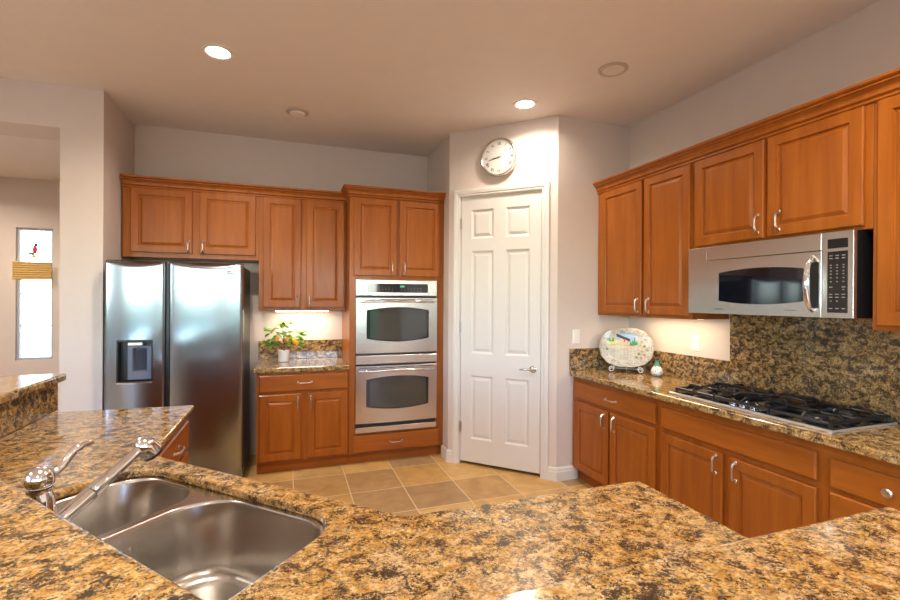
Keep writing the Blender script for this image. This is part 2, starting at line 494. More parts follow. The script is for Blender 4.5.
# baseboards
bp = [(0, 0), (0.016, 0), (0.016, 0.075), (0.012, 0.082), (0.012, 0.098), (0.007, 0.108), (0.003, 0.112), (0, 0.112)]
def w2(x, off=0.0):
    p = A + dd*x; return (p.x + dd.y*off, p.y - dd.x*off)
bm = BM(); sweep(bm, [(1.408-0.0, 4.20), (1.408, 4.046+0.0), w2(XL-CW-0.001)], bp, 0.0)
struct('baseboard_pantry', bm, WHITE)
bm = BM(); sweep(bm, [w2(XR_+CW+0.001), (2.117, 3.327), (2.315, 3.327)], bp, 0.0)
struct('baseboard_corner', bm, WHITE)
bm = BM(); sweep(bm, [(-1.572, 4.45), (-1.572, 4.10), (-1.305, 4.10), (-1.305, 4.75)], bp, 0.0)
struct('baseboard_opening', bm, WHITE)

# far room
bm = BM()
WX0, WX1, WZ0, WZ1 = -3.335, -2.940, 0.68, 2.41
box(bm, -5.0, WX0, 7.5, 7.62, 0, H); box(bm, WX1, 3.0, 7.5, 7.62, 0, H); box(bm, WX0, WX1, 7.5, 7.62, 0, WZ0); box(bm, WX0, WX1, 7.5, 7.62, WZ1, H)
struct('wall_far', bm, WALL)
bm = BM(); prism(bm, [(-5.2, -4.2), (-5.0, -4.2), (-5.0, -1.2), (-5.2, -1.2)], 0, H); prism(bm, [(-5.2, 2.0), (-5.0, 2.0), (-5.0, 7.62), (-5.2, 7.62)], 0, H)
box(bm, -5.2, -5.0, -1.2, 2.0, 0, 0.55); box(bm, -5.2, -5.0, -1.2, 2.0, 2.45, H)
struct('wall_left', bm, WALL)
bm = BM()
box(bm, -5.0, -4.4, -4.2, -4.0, 0, H); box(bm, -0.8, 0.0, -4.2, -4.0, 0, H); box(bm, 2.3, 2.85, -4.2, -4.0, 0, H)
for x0, x1, zz in ((-4.4, -0.8, 0.40), (0.0, 2.3, 0.40)):
    box(bm, x0, x1, -4.2, -4.0, 0, zz); box(bm, x0, x1, -4.2, -4.0, 2.40, H)
struct('wall_front', bm, WALL)

def window(name, x0, x1, y, z0, z1, cols, rows, mat=WHITE, fr=0.035, glass=False, axis='x', bars=None):
    w = empty(name, ((x0+x1)/2, y, z0) if axis == 'x' else (y, (x0+x1)/2, z0), 0 if axis == 'x' else R(90), kind='structure')
    hw = (x1-x0)/2; hh = z1-z0
    bm = BM()
    box(bm, -hw, -hw+fr, -0.03, 0.03, 0, hh); box(bm, hw-fr, hw, -0.03, 0.03, 0, hh)
    box(bm, -hw+fr, hw-fr, -0.03, 0.03, 0, fr); box(bm, -hw+fr, hw-fr, -0.03, 0.03, hh-fr, hh)
    obj('window_frame', bm, mat, w)
    bm = BM()
    for i in range(1, cols): box(bm, -hw+2*hw*i/cols-0.02, -hw+2*hw*i/cols+0.02, -0.02, 0.02, fr, hh-fr)
    for zb in (bars if bars else [hh*j/rows for j in range(1, rows)]): box(bm, -hw+fr, hw-fr, -0.010, 0.010, zb-0.009, zb+0.009)
    if len(bm.faces): obj('muntin', bm, mat, w)
    else: bm.free()
    if glass:
        bm = BM(); box(bm, -hw+fr, hw-fr, 0.012, 0.015, fr, hh-fr); obj('window_glass', bm, mat_glass('window_glass_clear'), w)
    return w
GREYFR = plain('grey_vinyl', (0.45, 0.46, 0.50), 0.5)
window('window_1', WX0, WX1, 7.56, WZ0, WZ1, 1, 1, GREYFR, 0.030, True, bars=[1.127-0.68, 1.545-0.68])
window('window_2', -4.4, -0.8, -4.1, 0.40, 2.40, 3, 1)
window('window_3', 0.0, 2.3, -4.1, 0.40, 2.40, 3, 1)
window('window_4', -1.2, 2.0, -5.1, 0.55, 2.45, 3, 1, axis='y')

# garden behind the house, seen only in reflections
m_g, n_, l_, p_ = new_mat('garden_green')
t_ = noise(n_, l_, None, 3, 6); r_ = ramp(n_, [(0.3, (0.05, 0.10, 0.035)), (0.7, (0.16, 0.25, 0.09))]); l_.new(t_.outputs[0], r_.inputs[0]); l_.new(r_.outputs[0], p_.inputs['Base Color']); p_.inputs['Roughness'].default_value = 0.9
bm = BM(); box(bm, -30, 30, -30, 30, -0.4, -0.15); struct('ground_garden', bm, plain('patio_concrete', (0.50, 0.48, 0.45), 0.8))
rng = random.Random(4)
bm = BM()
for i in range(34):
    x = -8+i*0.75; 
    lathe(bm, [(0.05, 0), (0.7, 0.25), (0.85, 0.9), (0.6, 1.6), (0.1, 1.9)], 9, (x, -9.5+rng.uniform(-.4, .4), -0.15), True, True)
hg = obj('hedge', bm, m_g); tag(hg, 'green hedge across the patio behind the house windows', 'hedge', kind='stuff')
bm = BM()
for i in range(24):
    y = -7.5+i*0.75
    lathe(bm, [(0.05, 0), (0.7, 0.25), (0.85, 0.9), (0.6, 1.5), (0.1, 1.8)], 9, (-9.5+rng.uniform(-.4, .4), y, -0.15), True, True)
hg = obj('hedge', bm, m_g); tag(hg, 'green hedge beside the house beyond the side window', 'hedge', kind='stuff')

# window ornament and shade in the far room
sh = obj('window_shade', (lambda b: (box(b, WX0-0.005, WX1+0.005, 7.440, 7.495, 1.728, 1.963), b)[1])(BM()), plain('honeycomb_fabric', (0.62, 0.42, 0.16), 0.8))
bmx = BM()
for k in range(8):
    z = 1.728+0.0294*k
    loft(bmx, [[(WX0-0.005, 7.44, z), (WX0-0.005, 7.425, z+0.0147), (WX0-0.005, 7.44, z+0.0294), (WX0-0.005, 7.455, z+0.0147)],
               [(WX1+0.005, 7.44, z), (WX1+0.005, 7.425, z+0.0147), (WX1+0.005, 7.44, z+0.0294), (WX1+0.005, 7.455, z+0.0147)]])
me = bpy.data.meshes.new('window_shade'); bmx.to_mesh(me); bmx.free(); me.materials.append(sh.data.materials[0]); sh.data = me
tag(sh, 'gold pleated shade drawn across the middle of the narrow window', 'window shade')
orn = empty('sun_catcher', (-3.14, 7.515, 1.99), 0, 'small coloured bird ornament hanging in the narrow window', 'ornament')
def blob(bm, c, r, n=10):
    bmesh.ops.create_uvsphere(bm, u_segments=n, v_segments=8, radius=1, matrix=Matrix.Translation(c) @ Matrix.Diagonal((*r, 1)))
bm = BM(); blob(bm, (0.0, 0, 0.14), (0.028, 0.012, 0.055)); obj('bird_body', bm, plain('ornament_red', (0.6, 0.03, 0.03), 0.3), orn, smooth=True)
bm = BM(); blob(bm, (-0.035, 0, 0.085), (0.035, 0.010, 0.020)); obj('bird_wing', bm, plain('ornament_green', (0.03, 0.22, 0.10), 0.3), orn, smooth=True)
bm = BM(); blob(bm, (-0.012, 0, 0.05), (0.026, 0.010, 0.022)); obj('bird_tail', bm, plain('ornament_yellow', (0.75, 0.5, 0.05), 0.3), orn, smooth=True)
bm = BM(); blob(bm, (0.01, 0, 0.2), (0.022, 0.010, 0.022)); obj('bird_head', bm, plain('ornament_dark', (0.02, 0.10, 0.16), 0.3), orn, smooth=True)
bm = BM(); tube(bm, [(0, 0, 0.2), (0.0, 0, 0.392)], 0.002, 6); obj('cord', bm, BLACK, orn)

# peninsula half wall
n0 = Vector((0.772, 0.636)); 
def diag_pt(n, X=None, Y=None):
    """point on the line n . p = n with given X or Y"""
    if X is not None: return (X, (n-n0.x*X)/n0.y)
    return ((n-n0.y*Y)/n0.x, Y)
RN, RY, RX = 0.346, 0.560, -1.140     # riser line (granite face)
bm = BM()
o = 0.022; t = 0.14
prism(bm, [(1.10, RY-o), diag_pt(RN-o, Y=RY-o), diag_pt(RN-o, X=RX-o), (RX-o, 2.95), (RX-o-t, 2.95), diag_pt(RN-o-t, X=RX-o-t), diag_pt(RN-o-t, Y=RY-o-t), (1.10, RY-o-t)], 0, 1.060)
struct('wall_peninsula', bm, WALL)

# ------------------------------------------------------------------ cabinet parts (local: x right, y into the wall, z up; face at y=0)
def pull(parent, x, z, vertical=True, L=0.098, y=-0.021, mat=NICKEL):
    pts = []; rr = []
    for i in range(13):
        t = i/12; s = (t-0.5)*L
        out = 0.028*(1-(2*t-1)**4)**0.5 if abs(2*t-1) < 1 else 0
        wv = 0.0055+0.0012*math.cos(2*math.pi*t)
        pts.append((x, y-out, z+s) if vertical else (x+s, y-out, z)); rr.append(wv)
    bm = BM(); tube(bm, pts, rr, 8)
    for s in (-1, 1):
        c = (x, y-0.001, z+s*L/2) if vertical else (x+s*L/2, y-0.001, z)
        bmesh.ops.create_uvsphere(bm, u_segments=8, v_segments=6, radius=1, matrix=Matrix.Translation(c) @ Matrix.Diagonal((0.009, 0.005, 0.011, 1)))
    return obj('handle', bm, mat, parent, smooth=True)

DPROF = [(0.002, 0.005), (0.004, 0.011), (0.010, 0.0115), (0.028, 0.0035), (0.030, 0.003)]
def cdoor(parent, x0, x1, z0, z1, hx=None, hz=None, st=0.056):
    bm = BM(); panel_grid(bm, x0, x1, z0, z1, -0.001, -0.021, [(x0+st, x1-st, z0+st, z1-st)], DPROF, 0.005)
    d = obj('door', bm, WOOD, parent)
    if hx is not None: pull(d, hx, hz)
    return d

def drawer(parent, x0, x1, z0, z1, handle='bar', hx=None, name='drawer'):
    bm = BM(); panel_grid(bm, x0, x1, z0, z1, -0.001, -0.021, [], [], 0.007)
    d = obj(name, bm, WOODH, parent)
    hx = (x0+x1)/2 if hx is None else hx
    if handle == 'bar': pull(d, hx, (z0+z1)/2, False, 0.115)
    if handle == 'knob':
        bm = BM(); lathe(bm, [(0.007, 0), (0.006, 0.012), (0.016, 0.018), (0.019, 0.024), (0.015, 0.030), (0.0, 0.032)], 20, cap1=False)
        bmesh.ops.rotate(bm, verts=bm.verts[:], cent=(0, 0, 0), matrix=Matrix.Rotation(R(90), 3, 'X'))
        bmesh.ops.translate(bm, verts=bm.verts[:], vec=(hx, -0.021, (z0+z1)/2))
        obj('knob', bm, NICKEL, d, smooth=True)
    return d

CROWN = [(-0.002, 0), (0.008, 0), (0.012, 0.004), (0.012, 0.014), (0.007, 0.016), (0.014, 0.022), (0.020, 0.024), (0.021, 0.036), (0.026, 0.048), (0.036, 0.058), (0.048, 0.063), (0.049, 0.069), (0.044, 0.071), (0.054, 0.075), (0.061, 0.081), (0.062, 0.092), (-0.002, 0.092)]

# ---- back run
BY = 4.47
c = empty('wall_cabinet', (-1.290, BY, 1.846), 0, 'short wide cherry wall cabinet with two doors above the refrigerator', 'cabinet')
bm = BM(); box(bm, 0, 1.038, 0, 0.329, 0, 0.584); obj('cabinet_body', bm, WOOD, c, bevel=0.002)
cdoor(c, 0.060, 0.512, 0.040, 0.572, 0.487, 0.098); cdoor(c, 0.566, 1.014, 0.040, 0.572, 0.596, 0.098)
c = empty('wall_cabinet', (-0.251, BY, 1.395), 0, 'tall cherry wall cabinet above the potted plant', 'cabinet')
bm = BM(); box(bm, 0, 0.768, 0, 0.329, 0, 1.035); obj('cabinet_body', bm, WOOD, c, bevel=0.002)
cdoor(c, 0.036, 0.362, 0.032, 1.023, 0.337, 0.083); cdoor(c, 0.408, 0.750, 0.032, 1.023, 0.434, 0.083)
bm = BM(); box(bm, 0.12, 0.60, 0.12, 0.18, -0.014, -0.001)
ul = obj('under_cabinet_light', (lambda b: (box(b, -0.11, 0.37, BY+0.14, BY+0.19, 1.382, 1.394), b)[1])(BM()), LED); bm.free()
tag(ul, 'slim lit bar under the wall cabinet over the plant', 'light')
def area(name, loc, rot, sx, sy, power, col, spread=180, shape='RECTANGLE', parent=None):
    l = bpy.data.lights.new(name, 'AREA'); l.shape = shape; l.size = sx
    if shape == 'RECTANGLE': l.size_y = sy
    l.energy = power; l.color = col; l.spread = R(spread)
    o = bpy.data.objects.new(name, l); COL.objects.link(o); o.location = loc; o.rotation_euler = rot
    if parent: o.parent = parent
    return o
area('under_cabinet_lamp', (0.13, BY+0.165, 1.379), (0, 0, 0), 0.46, 0.04, 3.0, (1.0, 0.86, 0.66))
bm = BM(); sweep(bm, [(-1.290, BY), (0.518, BY)], CROWN, 2.418)
tag(obj('crown_molding', bm, WOOD), 'cherry crown moulding running over the fridge and plant cabinets', 'crown molding')

# oven tower
OY = 4.22
c = empty('oven_cabinet', (0.5215, OY, 0), 0, 'tall cherry cabinet housing the double ovens beside the pantry', 'cabinet')
bm = BM()
WD = 0.894
box(bm, 0, 0.018, 0.0, 0.579, 0.10, 2.44); box(bm, WD-0.018, WD, 0.0, 0.579, 0.10, 2.44)
box(bm, 0.018, WD-0.018, 0.56, 0.579, 0.10, 2.44)
box(bm, 0.018, 0.053, 0, 0.02, 0.10, 2.44); box(bm, 0.822, WD-0.018, 0, 0.02, 0.10, 2.44)
box(bm, 0.053, 0.822, 0, 0.30, 1.684, 2.44); box(bm, 0.053, 0.822, 0, 0.55, 0.10, 0.289)
obj('cabinet_body', bm, WOOD, c)
bm = BM(); box(bm, 0.0, WD, 0.055, 0.57, 0.0, 0.10); obj('toe_kick', bm, WOODH, c)
cdoor(c, 0.036, 0.428, 1.720, 2.424, 0.382, 1.795); cdoor(c, 0.456, 0.852, 1.720, 2.424, 0.500, 1.795)
drawer(c, 0.036, 0.850, 0.113, 0.268, 'bar', 0.432)
bm = BM(); sweep(bm, [(0, 0.185), (0, 0), (WD-0.002, 0)], CROWN, 2.432); obj('crown', bm, WOOD, c)

# ovens
ov = empty('double_wall_oven', (0.576, OY, 0.290), 0, 'stainless steel double wall oven with black glass control panel', 'oven')
OW = 0.764
def z_(z): return z-0.290
bm = BM(); box(bm, 0.002, OW-0.002, -0.004, 0.54, 0.002, z_(1.682)); obj('oven_body', bm, BLACK, ov)
bm = BM(); panel_grid(bm, 0, OW, z_(1.538), z_(1.684), -0.004, -0.030, [], [], 0.004); pnl = obj('control_panel', bm, STEEL, ov)
bm = BM(); box(bm, 0.102, 0.673, -0.0325, -0.0302, z_(1.568), z_(1.650)); dsp = obj('display_glass', bm, BLACKG, pnl)
GREEN = plain('green_digits', (0, 0, 0), 0.5, emit=(0.15, 1.0, 0.45), es=1.4)
PALE = plain('pale_print', (0.24, 0.24, 0.25), 0.5)
bm = BM()
SEG = {'2': 'abged', '5': 'afgcd', '1': 'bc', '0': 'abcdef', '3': 'abgcd', '4': 'fgbc'}
def digit(bm, ch, x, z, w, h, y, t):
    L = {'a': (x, x+w, z+h-t, z+h), 'd': (x, x+w, z, z+t), 'g': (x, x+w, z+h/2-t/2, z+h/2+t/2), 'f': (x, x+t, z+h/2, z+h), 'e': (x, x+t, z, z+h/2),
         'b': (x+w-t, x+w, z+h/2, z+h), 'c': (x+w-t, x+w, z, z+h/2)}
    for s in SEG[ch]:
        a = L[s]; box(bm, a[0], a[1], y-0.0006, y, a[2], a[3])
for k, ch in enumerate('243'):
    digit(bm, ch, 0.405+k*0.014, z_(1.617), 0.009, 0.016, -0.0326, 0.002)
obj('clock_digits', bm, GREEN, pnl)
bm = BM()
for k in range(14):
    if k in (5, 6): continue
    for j in range(3):
        if k in (4, 7, 8) and j == 2: continue
        box(bm, 0.205+k*0.030, 0.205+k*0.030+0.011, -0.0331, -0.0326, z_(1.580+j*0.014), z_(1.5825+j*0.014))
obj('key_markings', bm, PALE, pnl)
def arched_window(bm, x0, x1, z0, z1, bulge, y, n=16, t=0.0015):
    top = [(x0+(x1-x0)*i/n, z1-bulge+bulge*(1-(2*i/n-1)**2)) for i in range(n+1)]
    bot = [(x1-(x1-x0)*i/n, z0+bulge-bulge*(1-(2*i/n-1)**2)) for i in range(n+1)]
    pts = top+bot
    loft(bm, [[(p[0], y, p[1]) for p in pts], [(p[0], y-t, p[1]) for p in pts]])
def oven_door(z0, z1, wz0, wz1, hz):
    # slightly bowed steel front
    bm = BM()
    n = 16; loops = []
    zz = [z0, z0+0.004, z1-0.004, z1]
    for j, z in enumerate(zz):
        e = 0.004 if j in (0, 3) else 0
        loops.append([(OW*i/n, -0.034-0.010*(1-(2*i/n-1)**2)+e, z_(z)) for i in range(n+1)] + [(OW, -0.008, z_(z)), (0, -0.008, z_(z))])
    loft(bm, loops)
    d = obj('oven_door', bm, STEEL, ov, smooth=True)
    bm = BM(); arched_window(bm, 0.095, 0.680, z_(wz0-0.002), z_(wz1+0.003), 0.030, -0.0435); obj('window_border', bm, BLACKG, d)
    bm = BM(); arched_window(bm, 0.125, 0.655, z_(wz0+0.010), z_(wz1-0.008), 0.026, -0.0455, t=0.001); obj('window_glass', bm, OVENG, d)
    bm = BM()
    pts = []; rr = []
    for i in range(21):
        t = i/20
        pts.append((0.035+0.694*t, -0.040-0.052*min(1, 6*t, 6*(1-t))**0.6, z_(hz)+0.010*math.sin(math.pi*t)))
        rr.append(0.010+0.004*math.sin(math.pi*t))
    tube(bm, pts, rr, 12)
    obj('door_handle', bm, CHROME, d, smooth=True)
    bm = BM()
    for k in range(4): box(bm, 0.035+k*0.178, 0.035+k*0.178+0.150, -0.0465, -0.036, z_(z1-0.017), z_(z1-0.012))
    obj('vent_slot', bm, BLACK, d)
oven_door(1.012, 1.520, 1.118, 1.432, 1.482)
bm = BM(); panel_grid(bm, 0, OW, z_(0.916), z_(0.992), -0.004, -0.036, [], [], 0.003); obj('middle_trim', bm, STEEL, ov)
oven_door(0.375, 0.897, 0.500, 0.800, 0.852)
bm = BM(); panel_grid(bm, 0, OW, z_(0.291), z_(0.340), -0.004, -0.030, [], [], 0.003); obj('bottom_trim', bm, STEEL, ov)

# base cabinet back
c = empty('base_cabinet', (-0.250, 4.220, 0), 0, 'cherry base cabinet with one drawer and two doors between fridge and ovens', 'cabinet')
bm = BM(); box(bm, 0, 0.769, 0, 0.578, 0.10, 0.873); obj('cabinet_body', bm, WOOD, c)
bm = BM(); box(bm, 0.0, 0.769, 0.05, 0.57, 0.0, 0.10); obj('toe_kick', bm, WOODH, c)
drawer(c, 0.022, 0.758, 0.706, 0.850, 'bar', 0.392)
cdoor(c, 0.022, 0.360, 0.118, 0.682, 0.334, 0.605); cdoor(c, 0.414, 0.758, 0.118, 0.682, 0.442, 0.605)
bm = BM(); prism(bm, [(-0.272, 4.187), (0.519, 4.187), (0.519, 4.799), (-0.272, 4.799)], 0.874, CTR)
tag(obj('countertop', bm, GRAN, bevel=0.008, seg=3), 'short gold granite countertop carrying the potted plant', 'countertop')
bm = BM(); prism(bm, [(-0.268, 4.778), (0.519, 4.778), (0.519, 4.799), (-0.268, 4.799)], CTR+0.0005, 1.095)
tag(obj('backsplash', bm, GRANV, bevel=0.002), 'low granite backsplash behind the potted plant', 'backsplash')

# refrigerator
FX0, FX1, FY = -1.262, -0.338, 3.985
f = empty('refrigerator', (FX0, FY, 0), 0, 'stainless steel side by side refrigerator with ice dispenser', 'refrigerator')
FWD = FX1-FX0
bm = BM(); box(bm, 0.004, FWD-0.004, 0.066, 0.775, 0.02, 1.765); obj('fridge_body', bm, GREYP, f, bevel=0.004)
bm = BM(); box(bm, 0.01, FWD-0.01, 0.05, 0.10, 0.0, 0.075); obj('kick_grille', bm, BLACK, f)
for hx_ in (0.01, FWD-0.10):
    bm = BM(); box(bm, hx_, hx_+0.09, 0.02, 0.13, 1.766, 1.785); obj('hinge_cover', bm, GREYP, f)
def fridge_door(name, x0, x1, hole=None):
    """pillowed door; hole = (xa, xb, za, zb)"""
    nx = 24
    def col_set():
        a = [x0+(x1-x0)*i/nx for i in range(nx+1)]
        a += [x0+0.004, x0+0.010, x0+0.018, x1-0.004, x1-0.010, x1-0.018]
        if hole: a += [hole[0], hole[1]]
        return sorted(set(round(v, 4) for v in a))
    Z0, Z1 = 0.085, 1.782
    zs = [Z0, Z0+0.004, Z0+0.012] + [Z0+(Z1-Z0)*i/20 for i in range(1, 20)] + [Z1-0.070+0.005*i for i in range(0, 14)] + [Z1-0.002, Z1]
    if hole: zs += [hole[2], hole[3]]
    zs = sorted(set(round(v, 4) for v in zs)); xs = col_set()
    def Y(x, z):
        u = (x-x0)/(x1-x0); e = min(x-x0, x1-x)
        y = -0.020*(1-(2*u-1)**2)
        if e < 0.022: y += 0.022-math.sqrt(max(0, 0.022**2-(0.022-e)**2))
        dep = 0.010+0.040*(1-(2*u-1)**2)
        s = (z-(Z1-dep))/dep
        if s > 0: y += 0.055*s*s*(dep/0.05)
        s = (Z0+0.012-z)/0.012
        if s > 0: y += 0.012*s*s
        return min(y, 0.058)
    bm = BM()
    g = [[bm.verts.new((x, Y(x, z), z)) for x in xs] for z in zs]
    bk = 0.060
    for j in range(len(zs)-1):
        for i in range(len(xs)-1):
            cx, cz = (xs[i]+xs[i+1])/2, (zs[j]+zs[j+1])/2
            if hole and hole[0] < cx < hole[1] and hole[2] < cz < hole[3]: continue
            bm.faces.new((g[j][i], g[j][i+1], g[j+1][i+1], g[j+1][i]))
    rim = g[0][:] + [g[j][-1] for j in range(1, len(zs))] + g[-1][-2::-1] + [g[j][0] for j in range(len(zs)-2, 0, -1)]
    back = [bm.verts.new((v.co.x, bk, v.co.z)) for v in rim]
    for i in range(len(rim)):
        j = (i+1) % len(rim); bm.faces.new((rim[i], rim[j], back[j], back[i]))
    return obj(name, bm, STEELF, f, smooth=True)
GX = FWD*0.0 + (-0.868-FX0)
hole = (0.082, 0.312, 0.878, 1.196)
d1 = fridge_door('freezer_door', 0.0, GX-0.006, hole)
d2 = fridge_door('fridge_door', GX+0.016, FWD)
bm = BM(); box(bm, GX-0.004, GX+0.014, 0.028, 0.064, 0.09, 1.77); obj('door_gasket', bm, BLACK, f)
# dispenser
bm = BM()
xa, xb, za, zb = hole
box(bm, xa+0.001, xa+0.010, -0.018, 0.056, za+0.001, zb-0.001); box(bm, xb-0.010, xb-0.001, -0.018, 0.056, za+0.001, zb-0.001)
box(bm, xa+0.010, xb-0.010, -0.018, 0.056, zb-0.016, zb-0.001); box(bm, xa+0.010, xb-0.010, -0.018, 0.056, za+0.001, za+0.012)
box(bm, xa+0.010, xb-0.010, 0.044, 0.057, za+0.012, zb-0.016)
ds = obj('dispenser', bm, BLACK, d1, bevel=0.002)
bm = BM(); panel_grid(bm, xa+0.062, xb-0.012, za+0.018, zb-0.045, 0.043, 0.012, [(xa+0.092, xb-0.040, za+0.075, zb-0.060)], [(0.004, 0.006), (0.012, 0.022)], 0.004)
obj('dispenser_panel', bm, plain('dispenser_grey', (0.13, 0.155, 0.22), 0.3), d1)
bm = BM(); box(bm, xa+0.106, xb-0.054, 0.028, 0.0335, za+0.089, zb-0.074); obj('dispenser_paddle', bm, plain('dispenser_dark', (0.02, 0.03, 0.05), 0.15), d1)
bm = BM(); box(bm, xa+0.070, xb-0.065, -0.014, 0.040, zb-0.043, zb-0.018); obj('ice_chute', bm, plain('chute_grey', (0.70, 0.68, 0.66), 0.25, 0.5), d1, bevel=0.004)
bm = BM(); loft(bm, [[(xa+0.002+(xb-xa-0.004)*i/12, -0.026-0.026*math.sin(math.pi*i/12)+k*0.0, za+0.002-0.0+h) for i in range(13)] + [(xb-0.002, -0.010, za+0.002+h), (xa+0.002, -0.010, za+0.002+h)] for k, h in ((0, -0.006), (1, 0.006))])
obj('drip_tray', bm, STEEL, d1)
bm = BM(); box(bm, FWD-0.165, FWD-0.065, -0.014, -0.0085, 1.698, 1.708); box(bm, FWD-0.150, FWD-0.080, -0.0140, -0.0085, 1.713, 1.722); obj('badge', bm, GREYP, d2)

# ---- right run (local x = towards the camera, faces -X)
def rempty(name, Y, X, z, label, cat='cabinet'): return empty(name, (X, Y, z), R(-90), label, cat)
UX = 2.52
c = rempty('wall_cabinet', 3.326, UX, 1.385, 'tall cherry wall cabinet with two doors above the painted platter')
bm = BM(); box(bm, 0, 0.984, 0, 0.329, 0, 1.040); obj('cabinet_body', bm, WOOD, c, bevel=0.002)
cdoor(c, 0.062, 0.534, 0.022, 1.030, 0.502, 0.088); cdoor(c, 0.560, 1.008-0.034, 0.022, 1.030, 0.614, 0.088)
c = rempty('wall_cabinet', 2.341, UX, 1.845, 'cherry wall cabinet with two doors directly above the microwave')
bm = BM(); box(bm, 0, 0.994, 0, 0.329, 0, 0.580); obj('cabinet_body', bm, WOOD, c, bevel=0.002)
cdoor(c, 0.030, 0.492, 0.018, 0.570, 0.462, 0.100); cdoor(c, 0.512, 0.964, 0.018, 0.570, 0.580, 0.100)
c = rempty('wall_cabinet', 1.346, UX, 1.380, 'tall cherry wall cabinet at the right, beside the microwave keypad')
bm = BM(); box(bm, 0, 0.914, 0, 0.329, 0, 1.045); obj('cabinet_body', bm, WOOD, c, bevel=0.002)
cdoor(c, 0.022, 0.445, 0.022, 1.035, 0.415, 0.088); cdoor(c, 0.465, 0.892, 0.022, 1.035, 0.495, 0.088)
bm = BM(); sweep(bm, [(UX, 3.326), (UX, 0.432), (2.848, 0.432)], CROWN, 2.420)
# 'out' must face -X: travelling towards -Y the right hand is -X
tag(obj('crown_molding', bm, WOOD), 'long cherry crown moulding over the microwave wall cabinets', 'crown molding')
ul = obj('under_cabinet_light', (lambda b: (box(b, 2.66, 2.71, 2.42, 3.06, 1.3805, 1.3845), b)[1])(BM()), LED)
tag(ul, 'slim lit bar under the wall cabinet near the platter', 'light')
area('under_cabinet_lamp', (2.685, 2.74, 1.369), (0, 0, 0), 0.04, 0.62, 2.0, (1.0, 0.70, 0.36))

# base cabinets right
RXF = 2.279
def toe(c, w):
    bm = BM(); box(bm, 0, w, 0.055, 0.56, 0, 0.10); obj('toe_kick', bm, WOODH, c)
c = rempty('base_cabinet', 3.326, RXF, 0, 'cherry base cabinet with one drawer and two doors next to the pantry')
bm = BM(); box(bm, 0, 0.968, 0, 0.570, 0.10, 0.873); obj('cabinet_body', bm, WOOD, c); toe(c, 0.968)
drawer(c, 0.050, 0.936, 0.700, 0.832, 'bar', 0.505)
cdoor(c, 0.050, 0.470, 0.112, 0.672, 0.425, 0.597); cdoor(c, 0.490, 0.936, 0.112, 0.672, 0.542, 0.597)
c = rempty('base_cabinet', 2.357, RXF, 0, 'wide cherry base cabinet with two doors beneath the cooktop')
bm = BM(); box(bm, 0, 0.958, 0, 0.570, 0.10, 0.873); obj('cabinet_body', bm, WOOD, c); toe(c, 0.958)
drawer(c, 0.018, 0.940, 0.697, 0.828, None, name='false_drawer_front')
cdoor(c, 0.018, 0.462, 0.112, 0.664, 0.424, 0.597); cdoor(c, 0.502, 0.940, 0.112, 0.664, 0.545, 0.597)
c = rempty('base_cabinet', 1.398, RXF, 0, 'cherry base cabinet with round knobs on drawers right of the cooktop')
bm = BM(); box(bm, 0, 0.493, 0, 0.570, 0.10, 0.873); obj('cabinet_body', bm, WOOD, c); toe(c, 0.493)
drawer(c, 0.035, 0.475, 0.690, 0.815, 'knob'); drawer(c, 0.035, 0.475, 0.410, 0.670, 'knob'); drawer(c, 0.035, 0.475, 0.115, 0.390, 'knob')
c = rempty('base_cabinet', 0.904, RXF, 0, 'cherry base cabinet at the open end of the cooktop run')
bm = BM(); box(bm, 0, 0.600, 0, 0.570, 0.10, 0.873); obj('cabinet_body', bm, WOOD, c); toe(c, 0.600)
drawer(c, 0.020, 0.580, 0.690, 0.815, 'knob'); cdoor(c, 0.020, 0.290, 0.112, 0.664, 0.262, 0.597); cdoor(c, 0.310, 0.580, 0.112, 0.664, 0.338, 0.597)

bm = BM()
prism(bm, [(2.236, 3.326), (2.236, 0.290), (2.849, 0.290), (2.849, 3.326)], 0.874, CTR,
      [[(2.345, 2.30), (2.345, 1.41), (2.775, 1.41), (2.775, 2.30)]])
tag(obj('countertop', bm, GRAN, bevel=0.008, seg=3), 'long gold granite countertop holding the gas cooktop', 'countertop')
bm = BM(); prism(bm, [(2.828, 3.305), (2.828, 2.319), (2.849, 2.319), (2.849, 3.326), (2.236, 3.326), (2.236, 3.305)], CTR+0.0005, 1.100)
tag(obj('backsplash', bm, GRANV, bevel=0.002), 'low granite backsplash behind the platter and vase', 'backsplash')
bm = BM(); prism(bm, [(2.828, 2.318), (2.828, 1.347), (2.828, 0.29), (2.849, 0.29), (2.849, 2.318)], CTR+0.0005, 1.379)
box(bm, 2.828, 2.849, 1.350, 2.318, 1.379, 1.84)
tag(obj('backsplash', bm, GRANV), 'full height granite slab on the wall behind the cooktop', 'backsplash')

# microwave
mw = rempty('microwave', 2.160, 2.448, 1.432, 'stainless over the range microwave with curved door window', 'microwave')
MW_, MH = 0.785, 0.408
bm = BM(); box(bm, 0.001, MW_-0.001, 0.012, 0.378, 0.001, MH-0.001); obj('microwave_body', bm, plain('glossy_black', (0.01, 0.01, 0.013), 0.12, 0, 0.5), mw)
bm = BM(); panel_grid(bm, 0, 0.650, 0, 0.322, 0.011, -0.012, [], [], 0.0015); md = obj('microwave_door', bm, STEEL, mw)
bm = BM(); panel_grid(bm, 0, 0.650, 0.326, MH, 0.011, -0.012, [], [], 0.003); obj('vent_panel', bm, STEEL, mw)
bm = BM(); panel_grid(bm, 0.654, MW_, 0, MH, 0.011, -0.012, [], [], 0.0015); kp = obj('keypad_panel', bm, STEEL, mw)
bm = BM(); arched_window(bm, 0.088, 0.568, 0.060, 0.262, 0.018, -0.0121, t=0.0015); obj('window', bm, plain('microwave_glass', (0.004, 0.006, 0.012), 0.06, 0, 0.6), md)
bm = BM()
pts = []; rr = []
